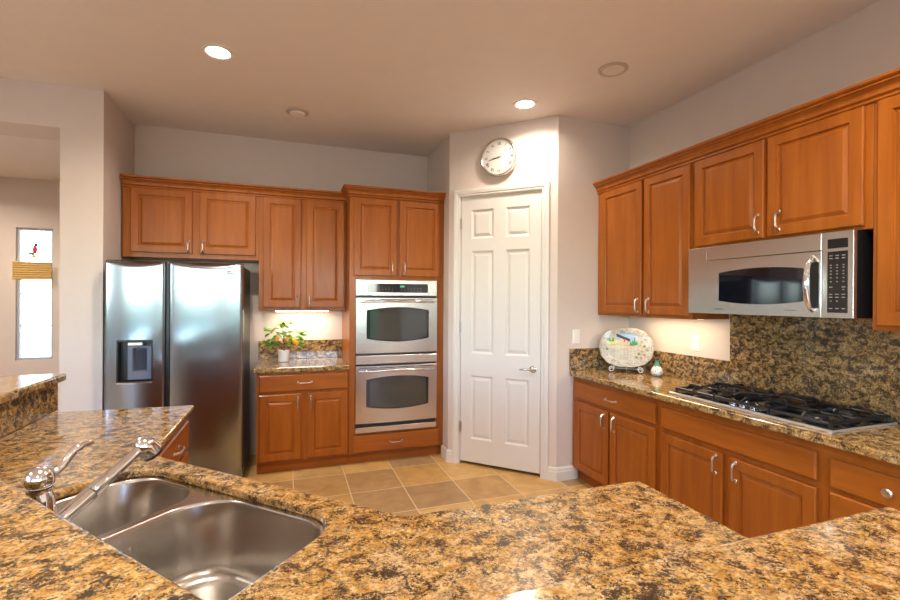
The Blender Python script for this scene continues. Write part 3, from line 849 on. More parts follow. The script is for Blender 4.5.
for i in range(19):
    t = i/18; pts.append((0.612, -0.012-0.050*math.sin(math.pi*t)**0.55, 0.030+0.270*t)); rr.append(0.008+0.006*math.sin(math.pi*t))
tube(bm, pts, rr, 10); obj('door_handle', bm, CHROME, md, smooth=True)
bm = BM(); box(bm, 0.600, 0.640, -0.0135, -0.0122, 0.045, 0.270); obj('painted_handle_shadow', bm, BLACK, md)  # black strip standing for the handle's shadow on the door
bm = BM(); box(bm, 0.062, 0.070, -0.0135, -0.0122, 0.026, 0.034)
for k, wv in enumerate((0.006, 0.005, 0.006, 0.004, 0.006)): box(bm, 0.076+k*0.008, 0.076+k*0.008+wv, -0.0135, -0.0122, 0.027, 0.033)
for k in range(9): box(bm, 0.470+k*0.007, 0.470+k*0.007+0.005, -0.0130, -0.0122, 0.030, 0.034)
obj('logo', bm, plain('logo_grey', (0.12, 0.11, 0.10), 0.4), md)
bm = BM(); box(bm, 0.678, 0.762, -0.0140, -0.0122, 0.330, 0.374); obj('display', bm, BLACKG, kp)
bm = BM(); box(bm, 0.678, 0.762, -0.0140, -0.0122, 0.025, 0.315); obj('keypad', bm, BLACKG, kp)
bm = BM()
for row, (zz, cells) in enumerate([(0.295, (0, 1, 2)), (0.282, (0, 1, 2)), (0.250, (0, 1, 2)), (0.238, (0, 1, 2)), (0.222, (0, 1, 2)), (0.208, (0, 1, 2)), (0.190, (0, 1, 2)), (0.172, (0, 1, 2)), (0.146, (0, 2)), (0.134, (2,)), (0.112, (0, 1, 2)), (0.098, (0, 1, 2)), (0.080, (0, 1)), (0.045, (0, 1, 2))]):
    for k in cells:
        wv = 0.014 if row in (0, 1, 8, 10, 11, 13) else 0.007
        cx = 0.693+k*0.0265
        box(bm, cx-wv/2, cx+wv/2, -0.0146, -0.0141, zz-0.0022, zz+0.0022)
obj('key_markings', bm, PALE, kp)
bm = BM(); box(bm, -0.140, -0.002, -0.006, 0.34, 0.0, MH); obj('filler_panel', bm, STEEL, mw, bevel=0.002)

# cooktop
ck = rempty('gas_cooktop', 2.330, 2.318, CTR+0.0006, 'five burner black gas cooktop set in granite', 'cooktop')
CL, CD = 0.945, 0.485
bm = BM(); box(bm, 0.0, CL, -0.004, 0.020, 0.0, 0.010); box(bm, 0.004, 0.012, 0.02, CD-0.004, 0, 0.010); box(bm, CL-0.012, CL-0.004, 0.02, CD-0.004, 0, 0.010); box(bm, 0.012, CL-0.012, CD-0.012, CD-0.004, 0, 0.010)
obj('steel_rim', bm, plain('satin_steel_edge', (0.82, 0.79, 0.74), 0.42, 0.85), ck, bevel=0.002)
bm = BM(); box(bm, 0.013, CL-0.013, 0.021, CD-0.013, 0.001, 0.013); obj('glass_top', bm, BLACKG, ck, bevel=0.002)
burners = [(0.155, 0.130, 0.040), (0.155, 0.360, 0.032), (0.475, 0.330, 0.050), (0.795, 0.130, 0.045), (0.795, 0.360, 0.034)]
for x, y, r in burners:
    bm = BM(); lathe(bm, [(r*1.25, 0.013), (r*1.25, 0.019), (r*1.05, 0.024), (r*1.05, 0.031), (r*0.95, 0.036), (0.0, 0.038)], 28, (x, y, 0), cap1=False)
    obj('burner', bm, IRON, ck, smooth=True)
def grate(x0, x1, cs):
    bm = BM()
    def bar(a, b, r=0.008): tube(bm, [a, b], r, 8)
    zt, y0, y1 = 0.056, 0.034, CD-0.024
    for (a, b) in (((x0, y0), (x1, y0)), ((x1, y0), (x1, y1)), ((x1, y1), (x0, y1)), ((x0, y1), (x0, y0))):
        # low frame with upturned corners
        bar((a[0], a[1], 0.034), (b[0], b[1], 0.034), 0.010)
    for x in (x0, x1):
        for y in (y0, y1): bar((x, y, 0.0135), (x, y, 0.040), 0.009)
    bar((x0, (y0+y1)/2, 0.036), (x1, (y0+y1)/2, 0.036), 0.007)
    for cx, cy, r in cs:
        for k in range(8):
            a = k*math.pi/4 + math.pi/8*0
            dx, dy = math.cos(a), math.sin(a)
            # reach to frame
            ylo = y0 if cy < (y0+y1)/2 or len(cs) == 1 else (y0+y1)/2; yhi = y1 if cy > (y0+y1)/2 or len(cs) == 1 else (y0+y1)/2
            tt = min([(x1-cx)/dx if dx > 1e-6 else 9, (x0-cx)/dx if dx < -1e-6 else 9, (yhi-cy)/dy if dy > 1e-6 else 9, (ylo-cy)/dy if dy < -1e-6 else 9])
            e = (cx+dx*tt, cy+dy*tt); s = (cx+dx*0.022, cy+dy*0.022); m_ = (cx+dx*tt*0.86, cy+dy*tt*0.86)
            if k % 2 and len(cs) == 2: continue
            tube(bm, [(s[0], s[1], zt), (m_[0], m_[1], zt), (e[0], e[1], 0.037)], [0.0075, 0.008, 0.009], 8)
    return obj('grate', bm, IRON, ck, smooth=True)
grate(0.030, 0.300, [burners[0], burners[1]])
grate(0.318, 0.627, [(0.475, 0.330, 0.05)])
grate(0.645, 0.915, [burners[3], burners[4]])
for x, y in ((0.415, 0.045), (0.475, 0.045), (0.535, 0.045), (0.445, 0.105), (0.505, 0.105)):
    bm = BM(); lathe(bm, [(0.019, 0.013), (0.019, 0.016), (0.015, 0.019), (0.014, 0.036), (0.011, 0.039), (0, 0.039)], 20, (x, y, 0), cap1=False)
    box(bm, x-0.003, x+0.003, y-0.014, y+0.014, 0.036, 0.044)
    obj('knob', bm, CHROME, ck, smooth=True)

# ------------------------------------------------------------------ peninsula
S45 = 1.540      # the sink side front edge is the line x + y = S45
def e45(X=None, Y=None, off=0.0):
    return (X, S45-off*1.4142-X) if X is not None else (S45-off*1.4142-Y, Y)
E_ = Vector((-0.70711, 0.70711)); N_ = Vector((0.70711, 0.70711))
def en(e, n): v = E_*e + N_*n; return (v.x, v.y)
cut = [(0.797, 1.003), (1.685, 1.003), (1.685, 0.583), (0.787, 0.583)]
def en_loop(c, r, n=8): return [en(*p) for p in rrect(c, r, n)]
cutl = en_loop(cut, [0.125, 0.125, 0.09, 0.06])
fx = 0.0
faucet_en = (1.288, 0.540)
outer = [(1.100, 1.235), e45(Y=1.235), e45(X=-0.490), (-0.490, 2.885), (-1.139, 2.920), diag_pt(RN+0.0005, X=-1.139), diag_pt(RN+0.0005, Y=RY+0.001), (1.100, RY+0.001)]
bm = BM(); prism(bm, outer, 0.890, CTR, [cutl])
tag(obj('countertop', bm, GRAN, bevel=0.007, seg=3), 'gold granite peninsula countertop with the sink cut into it', 'countertop')
rs = [(1.100, RY), diag_pt(RN, Y=RY), diag_pt(RN, X=RX), (RX, 2.965)]
ro = [(RX-0.020, 2.965), diag_pt(RN-0.020, X=RX-0.020), diag_pt(RN-0.020, Y=RY-0.020), (1.100, RY-0.020)]
bm = BM(); prism(bm, rs+ro, CTR+0.0006, 1.0595)
tag(obj('backsplash', bm, GRANV), 'granite riser between the peninsula counter and raised bar', 'backsplash')
BN, BYY, BX = 0.368, 0.585, -1.122
bar_in = [(1.150, BYY), diag_pt(BN, Y=BYY), diag_pt(BN, X=BX), (BX, 3.022)]
bar_out = [(BX-0.40, 3.00), diag_pt(BN-0.40, X=BX-0.40), diag_pt(BN-0.40, Y=BYY-0.40), (1.118, BYY-0.40)]
bm = BM(); prism(bm, bar_in+bar_out, 1.0605, 1.100)
tag(obj('bar_top', bm, GRAN, bevel=0.010, seg=3), 'raised gold granite bar top wrapping the outside of the peninsula', 'countertop')

# peninsula cabinets
# left leg, faces +X
c = empty('base_cabinet', (-0.525, 2.055, 0), R(90), 'cherry drawer cabinet at the peninsula end facing the refrigerator', 'cabinet')
bm = BM(); box(bm, 0, 0.800, 0, 0.590, 0.10, 0.889); obj('cabinet_body', bm, WOOD, c)
bm = BM(); box(bm, 0, 0.800, 0.055, 0.58, 0, 0.10); obj('toe_kick', bm, WOODH, c)
drawer(c, 0.03, 0.770, 0.700, 0.845, 'bar', 0.47); drawer(c, 0.03, 0.770, 0.410, 0.680, 'bar', 0.47); drawer(c, 0.03, 0.770, 0.115, 0.390, 'bar', 0.47)
# sink base: diagonal, carcass hollow under the sink
p0 = Vector(e45(X=-0.525, off=0.035)); p1 = Vector(e45(Y=1.200, off=0.035))
dl = (p0-p1).length
c = empty('sink_cabinet', (p0.x, p0.y, 0), math.atan2(-(p1-p0).y, -(p1-p0).x), 'cherry sink cabinet on the diagonal of the peninsula', 'cabinet')
c.rotation_euler[2] = math.atan2((p0-p1).y, (p0-p1).x); c.location = (p1.x, p1.y, 0)
bm = BM()
box(bm, 0.0, 0.05, 0.0, 0.02, 0.1, 0.889); box(bm, dl-0.05, dl, 0.0, 0.02, 0.1, 0.889); box(bm, 0.05, dl-0.05, 0, 0.02, 0.1, 0.12); box(bm, 0.05, dl-0.05, 0, 0.02, 0.685, 0.889)
box(bm, 0.05, dl-0.05, 0.02, 0.50, 0.1, 0.118)
obj('cabinet_body', bm, WOOD, c)
bm = BM(); box(bm, 0.07, dl-0.07, 0.055, 0.40, 0, 0.10); obj('toe_kick', bm, WOODH, c)
drawer(c, 0.06, dl-0.06, 0.700, 0.845, None, name='false_drawer_front')
cdoor(c, 0.06, dl/2-0.015, 0.115, 0.680, dl/2-0.045, 0.6); cdoor(c, dl/2+0.015, dl-0.06, 0.115, 0.680, dl/2+0.045, 0.6)
# X leg, faces +Y
c = empty('base_cabinet', (1.065, 1.200, 0), R(180), 'cherry base cabinet under the short arm of the peninsula', 'cabinet')
wl_ = 1.065-p1.x-0.025
bm = BM(); box(bm, 0, wl_, 0, 0.575, 0.10, 0.889); obj('cabinet_body', bm, WOOD, c)
bm = BM(); box(bm, 0, wl_, 0.055, 0.56, 0, 0.10); obj('toe_kick', bm, WOODH, c)
drawer(c, 0.03, wl_-0.03, 0.700, 0.845, 'bar'); cdoor(c, 0.03, wl_/2-0.01, 0.115, 0.680, wl_/2-0.04, 0.6); cdoor(c, wl_/2+0.01, wl_-0.03, 0.115, 0.680, wl_/2+0.04, 0.6)

# sink (undermount, two bowls)
sk = empty('kitchen_sink', (*en(1.24, 0.79), 0.60), 0, 'stainless steel double bowl sink set under the granite', 'sink')
so = Vector((*en(1.24, 0.79), 0.60))
def L3(p2, z): return (p2[0]-so.x, p2[1]-so.y, z-so.z)
big = [(0.808, 0.992), (1.312, 0.992), (1.312, 0.594), (0.800, 0.594)]
small = [(1.338, 0.992), (1.674, 0.992), (1.674, 0.594), (1.338, 0.594)]
def bowl(name, c, rad, depth, top=0.885):
    ztop = 0.8888
    zs = [(0.0, ztop, 0), (0.002, top+0.001, 0), (0.005, top-0.006, 0), (0.016, top-depth+0.045, 0), (0.024, top-depth+0.020, -0.0), (0.042, top-depth+0.004, 0), (0.065, top-depth, 0)]
    loops = []
    for ins, z, _ in zs:
        cc = inset_poly(c, ins)
        loops.append([L3(en(*p), z) for p in rrect(cc, [max(0.03, r-ins*0.5) for r in rad], 10)])
    # towards the drain
    cen = Vector((sum(p[0] for p in c)/4, sum(p[1] for p in c)/4))
    last = rrect(inset_poly(c, 0.065), [max(0.03, r-0.03) for r in rad], 10)
    for s, dz in ((0.6, -0.004), (0.3, -0.008)):
        loops.append([L3(en(*(cen+(Vector(p)-cen)*s)), top-depth+dz) for p in last])
    bm = BM(); loft(bm, loops, False, True)
    # outer shell thickness handled by solidify
    o = obj(name, bm, STEELS, sk, smooth=True)
    for p in o.data.polygons: p.use_smooth = True
    try:
        o.data.attributes.remove(o.data.attributes['sharp_edge'])
    except Exception: pass
    ce = en(cen.x, cen.y)
    bm = BM(); lathe(bm, [(0.056, 0.003), (0.050, 0.005), (0.040, 0.001), (0.038, -0.004), (0.0, -0.006)], 28, L3(ce, top-depth-0.006), cap0=False, cap1=False)
    obj('drain', bm, CHROME, sk, smooth=True)
    return o
radb = [0.115, 0.145, 0.070, 0.060]; rads = [0.115, 0.115, 0.085, 0.070]
bowl('large_bowl', big, radb, 0.225)
bowl('small_bowl', small, rads, 0.185)
# flat rim between and around the bowls
bm = BM()
rim = rrect(inset_poly(cut, -0.018), [0.135, 0.135, 0.10, 0.07], 8)
prism(bm, [L3(en(*p), 0)[:2] for p in rim], 0.8860-so.z, 0.8894-so.z, [[L3(en(*p), 0)[:2] for p in rrect(inset_poly(big, -0.0005), radb, 10)], [L3(en(*p), 0)[:2] for p in rrect(inset_poly(small, -0.0005), rads, 10)]])
obj('sink_rim', bm, STEELS, sk)

# faucet (local plane: x = along n, z up)
fa = empty('faucet', (*en(*faucet_en), CTR+0.0005), math.atan2(N_.y, N_.x), 'chrome single lever pull-out faucet behind the sink', 'faucet')
bm = BM(); lathe(bm, [(0.036, 0), (0.036, 0.006), (0.033, 0.012), (0.031, 0.080), (0.027, 0.135), (0.022, 0.152), (0.025, 0.156), (0.025, 0.160), (0.020, 0.162)], 32, cap1=True); obj('faucet_body', bm, CHROME, fa, smooth=True)
bm = BM(); lathe(bm, [(0.021, 0.163), (0.0265, 0.170), (0.0280, 0.184), (0.023, 0.199), (0.013, 0.208), (0.0, 0.210)], 32, cap1=False); obj('lever_dome', bm, CHROME, fa, smooth=True)
bm = BM(); tube(bm, [(0.010, 0, 0.182), (0.030, 0, 0.188), (0.044, 0, 0.198), (0.056, 0, 0.216), (0.068, 0, 0.229), (0.084, 0, 0.236), (0.106, 0, 0.236)], [0.011, 0.009, 0.008, 0.0085, 0.009, 0.008, 0.005], 12); obj('lever', bm, CHROME, fa, smooth=True)
a0 = Vector((0.008, 0, 0.052)); a1 = Vector((0.247, 0, 0.204)); dv = (a1-a0)
bm = BM(); tube(bm, [a0+dv*t for t in (0, 0.15, 0.40)], [0.0195, 0.0195, 0.0190], 20); obj('spout', bm, CHROME, fa, smooth=True)
bm = BM(); tube(bm, [a0+dv*t for t in (0.405, 0.42, 0.60, 0.80, 0.86)], [0.0165, 0.0190, 0.0155, 0.0125, 0.0150], 20); wand = obj('spray_wand', bm, CHROME, fa, smooth=True)
# spray head: flared bell turned downwards
bm = BM()
hd = a0+dv*0.90
lathe(bm, [(0.0, 0.024), (0.014, 0.021), (0.023, 0.010), (0.027, -0.006), (0.029, -0.026), (0.026, -0.030)], 28, cap0=False, cap1=False)
bmesh.ops.rotate(bm, verts=bm.verts[:], cent=(0, 0, 0), matrix=Matrix.Rotation(R(-38), 3, 'Y'))
bmesh.ops.translate(bm, verts=bm.verts[:], vec=hd+Vector((0.008, 0, 0.004)))
obj('spray_head', bm, CHROME, wand, smooth=True)
bm = BM(); lathe(bm, [(0.0275, -0.026), (0.0275, -0.034), (0.022, -0.036), (0.0, -0.032)], 28, cap0=False, cap1=False)
bmesh.ops.rotate(bm, verts=bm.verts[:], cent=(0, 0, 0), matrix=Matrix.Rotation(R(-38), 3, 'Y'))
bmesh.ops.translate(bm, verts=bm.verts[:], vec=hd+Vector((0.008, 0, 0.004)))
obj('nozzle', bm, BLACK, wand, smooth=True)

# ------------------------------------------------------------------ small things
def paint_mesh(o, fn):
    me = o.data
    at = me.color_attributes.new('paint', 'FLOAT_COLOR', 'POINT')
    for i, v in enumerate(me.vertices):
        at.data[i].color = (*fn(v.co), 1)

PAINT = mat_attr('glazed_paint')
# platter on wire stand
vd = Vector((2.655, 3.13)).normalized()
pt = empty('painted_platter', (2.635, 3.105, 0.957), math.atan2(-vd.x, vd.y)-R(2), 'oval white platter painted with a cottage landscape, on a wire stand', 'platter')
bm = BM()
pa, pb = 0.208, 0.163
tilt = R(13)
NA, NR = 180, 44
rows = []
def sup(a):  # superellipse
    ca, sa = math.cos(a), math.sin(a)
    e = 0.84
    return (math.copysign(abs(ca)**e, ca), math.copysign(abs(sa)**e, sa))
rowsv = []
for j in range(1, NR+1):
    q = j/NR
    dep = 0.0 if q < 0.68 else -0.016*((q-0.68)/0.32)**0.8
    row = []
    for i in range(NA):
        a = 2*math.pi*i/NA; s = sup(a)
        wv = 1+0.010*math.cos(14*a)*max(0, q-0.8)*5
        row.append(bm.verts.new((pa*q*s[0]*wv, dep, pb*q*s[1]*wv)))
    rowsv.append(row)
cv = bm.verts.new((0, 0, 0))
for i in range(NA):
    bm.faces.new((cv, rowsv[0][i], rowsv[0][(i+1) % NA]))
for a_, b_ in zip(rowsv[:-1], rowsv[1:]):
    for i in range(NA):
        j = (i+1) % NA; bm.faces.new((a_[i], b_[i], b_[j], a_[j]))
def platter_col(co):
    x, z = co.x/pa, co.z/pb
    q = math.sqrt(x*x+z*z)
    r_ = random.Random(int((x+3)*40)*733+int((z+3)*40))
    c = [0.43, 0.415, 0.37]
    def blend(col, k):
        for t_ in range(3): c[t_] = c[t_]*(1-k)+col[t_]*k
    def g(cx, cz, sx, sz): return max(0.0, 1-((x-cx)/sx)**2-((z-cz)/sz)**2)
    wob = 0.05*math.sin(17*x+5*z)+0.04*math.sin(23*z-9*x)
    mo = math.sin(31*x+3*math.sin(13*z))*math.sin(27*z+2*math.sin(19*x))
    if mo > 0.45: blend((0.22, 0.24, 0.22), 0.5)
    if mo < -0.6: blend((0.55, 0.53, 0.48), 0.7)
    # sky
    k = g(0.05, 0.50, 0.46, 0.30); blend((0.22, 0.42, 0.66), min(1, k*1.6)*0.85)
    # hills / ground washes
    k = g(-0.55, 0.28, 0.36, 0.14); blend((0.72, 0.66, 0.16), min(1, k*1.5)*0.75)
    k = g(-0.30, 0.02, 0.50, 0.10+wob*0.5); blend((0.52, 0.60, 0.30), min(1, k*1.4)*0.55)
    k = g(-0.35, -0.30, 0.30, 0.09+wob); blend((0.45, 0.50, 0.50), min(1, k)*0.5)
    k = g(0.02, -0.42, 0.20, 0.08+wob); blend((0.35, 0.45, 0.45), min(1, k)*0.6)
    k = g(0.12, 0.12, 0.26, 0.10); blend((0.60, 0.34, 0.22), min(1, k*1.6)*0.7)
    # cottage
    if -0.22 < x < 0.02 and 0.16 < z < 0.46-0.2*abs(x+0.1): c[:] = [0.70, 0.45, 0.33]
    if abs(z-(0.60-0.50*(x+0.12)-0.10)) < 0.075 and -0.38 < x < 0.14: c[:] = [0.05, 0.05, 0.06]
    if abs(z-0.32) < 0.05 and abs(x+0.07) < 0.025: c[:] = [0.12, 0.08, 0.07]
    # trees
    for tx, tz, th in ((-0.62, 0.28, 0.30), (-0.50, 0.28, 0.26), (-0.70, 0.3, 0.16), (0.24, 0.10, 0.30), (0.31, 0.12, 0.44), (0.17, 0.10, 0.22), (0.38, 0.14, 0.22)):
        if tz < z < tz+th and abs(x-tx) < 0.055*(1-(z-tz)/th)+0.006: c[:] = [0.04, 0.22, 0.09]
    # flowers, right
    for fx_, fz_, col in ((0.58, 0.30, (0.30, 0.22, 0.08)), (0.66, 0.08, (0.12, 0.14, 0.06)), (0.52, 0.12, (0.35, 0.30, 0.14)), (0.70, 0.42, (0.08, 0.08, 0.10)), (0.60, -0.18, (0.28, 0.26, 0.10)),
                          (0.48, -0.30, (0.10, 0.15, 0.07)), (0.66, -0.34, (0.42, 0.12, 0.08)), (0.55, -0.50, (0.38, 0.10, 0.08)), (0.76, -0.10, (0.20, 0.22, 0.10)), (0.38, -0.48, (0.12, 0.2, 0.1)), (0.78, 0.62, (0.1, 0.1, 0.13)), (-0.16, 0.80, (0.1, 0.1, 0.14)), (0.42, 0.82, (0.15, 0.15, 0.18)), (-0.72, -0.12, (0.1, 0.12, 0.1))):
        rr_ = 0.045+0.02*math.sin(5*math.atan2(z-fz_, x-fx_))
        if (x-fx_)**2+(z-fz_)**2*0.8 < rr_*rr_*1.3: c[:] = list(col)
    # rim wash and sponge speckle
    if co.y < -0.004:
        blend((0.40, 0.42, 0.44), 0.40 if z > 0.3 else 0.12)
        if r_.random() < 0.22: blend((0.10, 0.13, 0.15), 0.7)
    if co.y < -0.0148: blend((0.38, 0.26, 0.14), 0.75)
    return tuple(c)
o = obj('platter_face', bm, PAINT, pt, smooth=True)
paint_mesh(o, platter_col)
o.modifiers.new('thick', 'SOLIDIFY').thickness = 0.006; o.modifiers['thick'].offset = 1
o.rotation_euler = (-tilt, 0, 0); o.location = (0, 0.0, pb*math.cos(tilt)+0.004)
# wire stand
WIRE = plain('white_wire', (0.72, 0.72, 0.72), 0.35, 0.2)
stn = empty('plate_stand', (2.635, 3.105, CTR+0.001), pt.rotation_euler[2], 'scrolled white wire easel holding the painted platter', 'plate stand')
for s in (-1, 1):
    bm = BM()
    x = s*0.098
    pts = [(x*0.9, 0.075, 0.16), (x*0.95, 0.05, 0.08), (x, 0.018, 0.026), (x, -0.02, 0.022)]
    # scroll
    for i in range(22):
        t = i/21; a = math.pi*0.9 - t*math.pi*3.0; rad = 0.025*(1-0.72*t)
        pts.append((x+s*0.012 + (rad*math.cos(a))*s*-1*-1, -0.045, 0.028+rad*math.sin(a)))
    tube(bm, pts, 0.0032, 8)
    obj('scroll_leg', bm, WIRE, stn, smooth=True)
bm = BM(); tube(bm, [(-0.088, 0.072, 0.15), (0.088, 0.072, 0.15)], 0.003, 8); tube(bm, [(-0.098, 0.02, 0.028), (0.098, 0.02, 0.028)], 0.003, 8); tube(bm, [(0, 0.072, 0.15), (0, 0.115, 0.003)], 0.003, 8)
obj('cross_bar', bm, WIRE, stn, smooth=True)

# little gourd vase
vs = empty('bud_vase', (2.738, 2.876, CTR+0.0008), 0, 'small pear shaped ceramic vase with green neck beside the platter', 'vase')
bm = BM()
prof = [(0.022, 0), (0.030, 0.004), (0.040, 0.018), (0.045, 0.034), (0.043, 0.050), (0.034, 0.066), (0.024, 0.080), (0.017, 0.094), (0.0145, 0.106), (0.016, 0.116), (0.019, 0.122), (0.015, 0.121), (0.012, 0.108), (0.0, 0.10)]
fine = []
for (r0, z0), (r1, z1) in zip(prof[:-1], prof[1:]):
    for k in range(4): fine.append((r0+(r1-r0)*k/4, z0+(z1-z0)*k/4))
fine.append(prof[-1])
lathe(bm, fine, 64, cap0=True, cap1=False)
o = obj('vase_body', bm, PAINT, vs, smooth=True)
def vase_col(co):
    z = co.z; a = math.atan2(co.y, co.x)
    if z > 0.078+0.004*math.sin(5*a): return (0.10, 0.36, 0.22)
    if z < 0.018+0.005*math.sin(4*a): return (0.25, 0.42, 0.45)
    for k in range(14):
        fa_ = -3.1+k*0.46; fz = 0.030+0.034*((k*7) % 5)/5
        if ((a-fa_)*0.042)**2+(z-fz)**2 < 0.0048**2: return [(0.45, 0.12, 0.10), (0.10, 0.18, 0.35), (0.12, 0.30, 0.12)][k % 3]
    return (0.78, 0.75, 0.68)
paint_mesh(o, vase_col)

# potted lemon plant
pp = empty('potted_plant', (-0.037, 4.600, CTR+0.0008), 0, 'small leafy lemon plant in a white ceramic pot', 'plant')
bm = BM(); lathe(bm, [(0.040, 0), (0.046, 0.004), (0.051, 0.095), (0.053, 0.100), (0.053, 0.104), (0.048, 0.104), (0.046, 0.090), (0.0, 0.088)], 36, cap1=False)
obj('pot', bm, CERAM, pp, smooth=True)
rng = random.Random(11)
STEM = plain('stem_brown', (0.10, 0.06, 0.025), 0.7)
LEAF = [plain('leaf_green', (0.09, 0.27, 0.03), 0.45), plain('leaf_light', (0.34, 0.50, 0.06), 0.45)]
tips = [(-0.125, -0.02, 0.315), (-0.155, 0.0, 0.205), (-0.06, -0.03, 0.275), (0.0, 0.0, 0.385), (0.05, 0.02, 0.395), (-0.03, 0.03, 0.36), (0.03, -0.04, 0.285), (0.15, 0.0, 0.245), (0.17, -0.02, 0.285), (0.10, 0.02, 0.22), (-0.09, 0.02, 0.21), (0.02, -0.05, 0.215), (0.14, 0.02, 0.20)]
bm = BM()
tube(bm, [(0, 0, 0.08), (0.004, 0, 0.14), (-0.002, 0, 0.20), (0, 0, 0.25)], [0.006, 0.005, 0.004, 0.003], 8)
for tx, ty, tz in tips:
    b = 0.15+0.4*max(0, (tz-0.2))
    tube(bm, [(0, 0, b), (tx*0.45, ty*0.5, b+(tz-b)*0.65), (tx, ty, tz)], [0.003, 0.002, 0.0012], 6)
obj('stem', bm, STEM, pp, smooth=True)
def leaf(bm, p, d, L, wdt, upv):
    d = d.normalized(); s = d.cross(upv).normalized(); u = s.cross(d)
    prev = None
    for i in range(7):
        t = i/6; w_ = wdt*math.sin(math.pi*min(1, t*0.92+0.04))**0.8
        c0 = p+d*L*t - u*(L*0.12*t*t)
        cur = [bm.verts.new(c0-s*w_+u*w_*0.35), bm.verts.new(c0), bm.verts.new(c0+s*w_+u*w_*0.35)]
        if prev:
            for k in range(2): bm.faces.new((prev[k], prev[k+1], cur[k+1], cur[k]))
        prev = cur
for kind in (0, 1):
    bm = BM()
    for ti, (tx, ty, tz) in enumerate(tips):
        if (ti % 2) != kind and ti > 1: 
            cnt = 2
        else: cnt = 5
        for k in range(cnt):
            a = rng.uniform(0, 6.28); dz = rng.uniform(-0.5, 0.7)
            d = Vector((math.cos(a)+tx*3, math.sin(a)*0.8, dz))
            p = Vector((tx, ty, tz))*(rng.uniform(0.72, 1.0)); p.z = max(0.15, tz-rng.uniform(0, 0.05))
            leaf(bm, p, d, rng.uniform(0.045, 0.068), rng.uniform(0.012, 0.018), Vector((rng.uniform(-.3, .3), -0.6, 1)))
    o = obj('leaves', bm, LEAF[kind], pp, smooth=True)
    o.modifiers.new('thick', 'SOLIDIFY').thickness = 0.0008
LEM = plain('lemon_yellow', (0.85, 0.50, 0.02), 0.4)
for (x, y, z) in ((-0.055, -0.05, 0.225), (0.032, -0.055, 0.212), (0.092, -0.03, 0.190), (0.118, -0.02, 0.175), (0.05, -0.02, 0.235)):
    bm = BM(); lathe(bm, [(0.0, -0.026), (0.005, -0.024), (0.015, -0.015), (0.020, 0), (0.015, 0.015), (0.005, 0.024), (0.0, 0.027)], 16, (x, y, z), cap0=False, cap1=False)
    obj('lemon', bm, LEM, pp, smooth=True)

# wall clock
cx_, cz_ = 0.497, 2.757
q = A + dd*cx_
ckl = empty('wall_clock', (q.x+dd.y*0.001, q.y-dd.x*0.001, cz_), ang, 'round silver rimmed clock with Roman numerals above the pantry door', 'clock')
RMAT = Matrix.Rotation(R(90), 3, 'X')
def disc_part(name, prof, mat, n=64):
    bm = BM(); lathe(bm, prof, n, cap0=False, cap1=False)
    bmesh.ops.rotate(bm, verts=bm.verts[:], cent=(0, 0, 0), matrix=RMAT)
    return obj(name, bm, mat, ckl, smooth=True)
disc_part('clock_case', [(0.0, 0.0), (0.166, 0.0), (0.170, 0.010), (0.169, 0.034), (0.164, 0.044), (0.156, 0.047), (0.150, 0.042), (0.148, 0.032)], plain('champagne_metal', (0.60, 0.56, 0.50), 0.22, 1.0))
face = disc_part('dial', [(0.150, 0.026), (0.149, 0.030), (0.0, 0.030)], plain('dial_white', (0.60, 0.585, 0.55), 0.4))
NUM = ['XII', 'I', 'II', 'III', 'IIII', 'V', 'VI', 'VII', 'VIII', 'IX', 'X', 'XI']
bm = BM()
INK = plain('dial_ink', (0.06, 0.05, 0.045), 0.5)
def stroke(bm, M_, x0, z0, x1, z1, w_):
    d = Vector((x1-x0, z1-z0)); L_ = d.length; d /= L_; nn = Vector((-d.y, d.x))*w_/2
    ps = [Vector((x0, z0))+nn, Vector((x1, z1))+nn, Vector((x1, z1))-nn, Vector((x0, z0))-nn]
    f_ = [bm.verts.new(M_ @ Vector((p.x, -0.0306, p.y))) for p in ps]; b_ = [bm.verts.new(M_ @ Vector((p.x, -0.0301, p.y))) for p in ps]
    bm.faces.new(f_); bm.faces.new(b_[::-1])
    for i in range(4): bm.faces.new((f_[i], b_[i], b_[(i+1) % 4], f_[(i+1) % 4]))
for k, s in enumerate(NUM):
    th = -k*math.pi/6
    M_ = Matrix.Rotation(-th, 4, 'Y') @ Matrix.Translation((0, 0, 0.120))
    wd = {'I': 0.008, 'V': 0.016, 'X': 0.016}; tot = sum(wd[ch] for ch in s); x = -tot/2; hh = 0.013
    for ch in s:
        w_ = wd[ch]
        if ch == 'I': stroke(bm, M_, x+w_/2, -hh, x+w_/2, hh, 0.0050)
        if ch == 'V': stroke(bm, M_, x+0.002, hh, x+w_/2, -hh, 0.0042); stroke(bm, M_, x+w_-0.002, hh, x+w_/2, -hh, 0.002)
        if ch == 'X': stroke(bm, M_, x+0.002, hh, x+w_-0.002, -hh, 0.0042); stroke(bm, M_, x+0.002, -hh, x+w_-0.002, hh, 0.002)
        x += w_
obj('numerals', bm, INK, face)
def hand(name, deg, L_, w_, y):
    bm = BM(); th = R(deg); d = Vector((math.sin(th), math.cos(th))); nn = Vector((-d.y, d.x))
    ps = [d*-0.018+nn*w_*0.5, d*L_*0.75+nn*w_*0.6, d*L_, d*L_*0.75-nn*w_*0.6, d*-0.018-nn*w_*0.5]
    loft(bm, [[(p.x, y, p.y) for p in ps], [(p.x, y-0.001, p.y) for p in ps]])
    obj(name, bm, INK, ckl)
hand('hour_hand', 261, 0.070, 0.007, -0.032); hand('minute_hand', 257, 0.108, 0.005, -0.0345)
disc_part('hub', [(0.006, 0.030), (0.006, 0.038), (0.0, 0.039)], INK, 16)

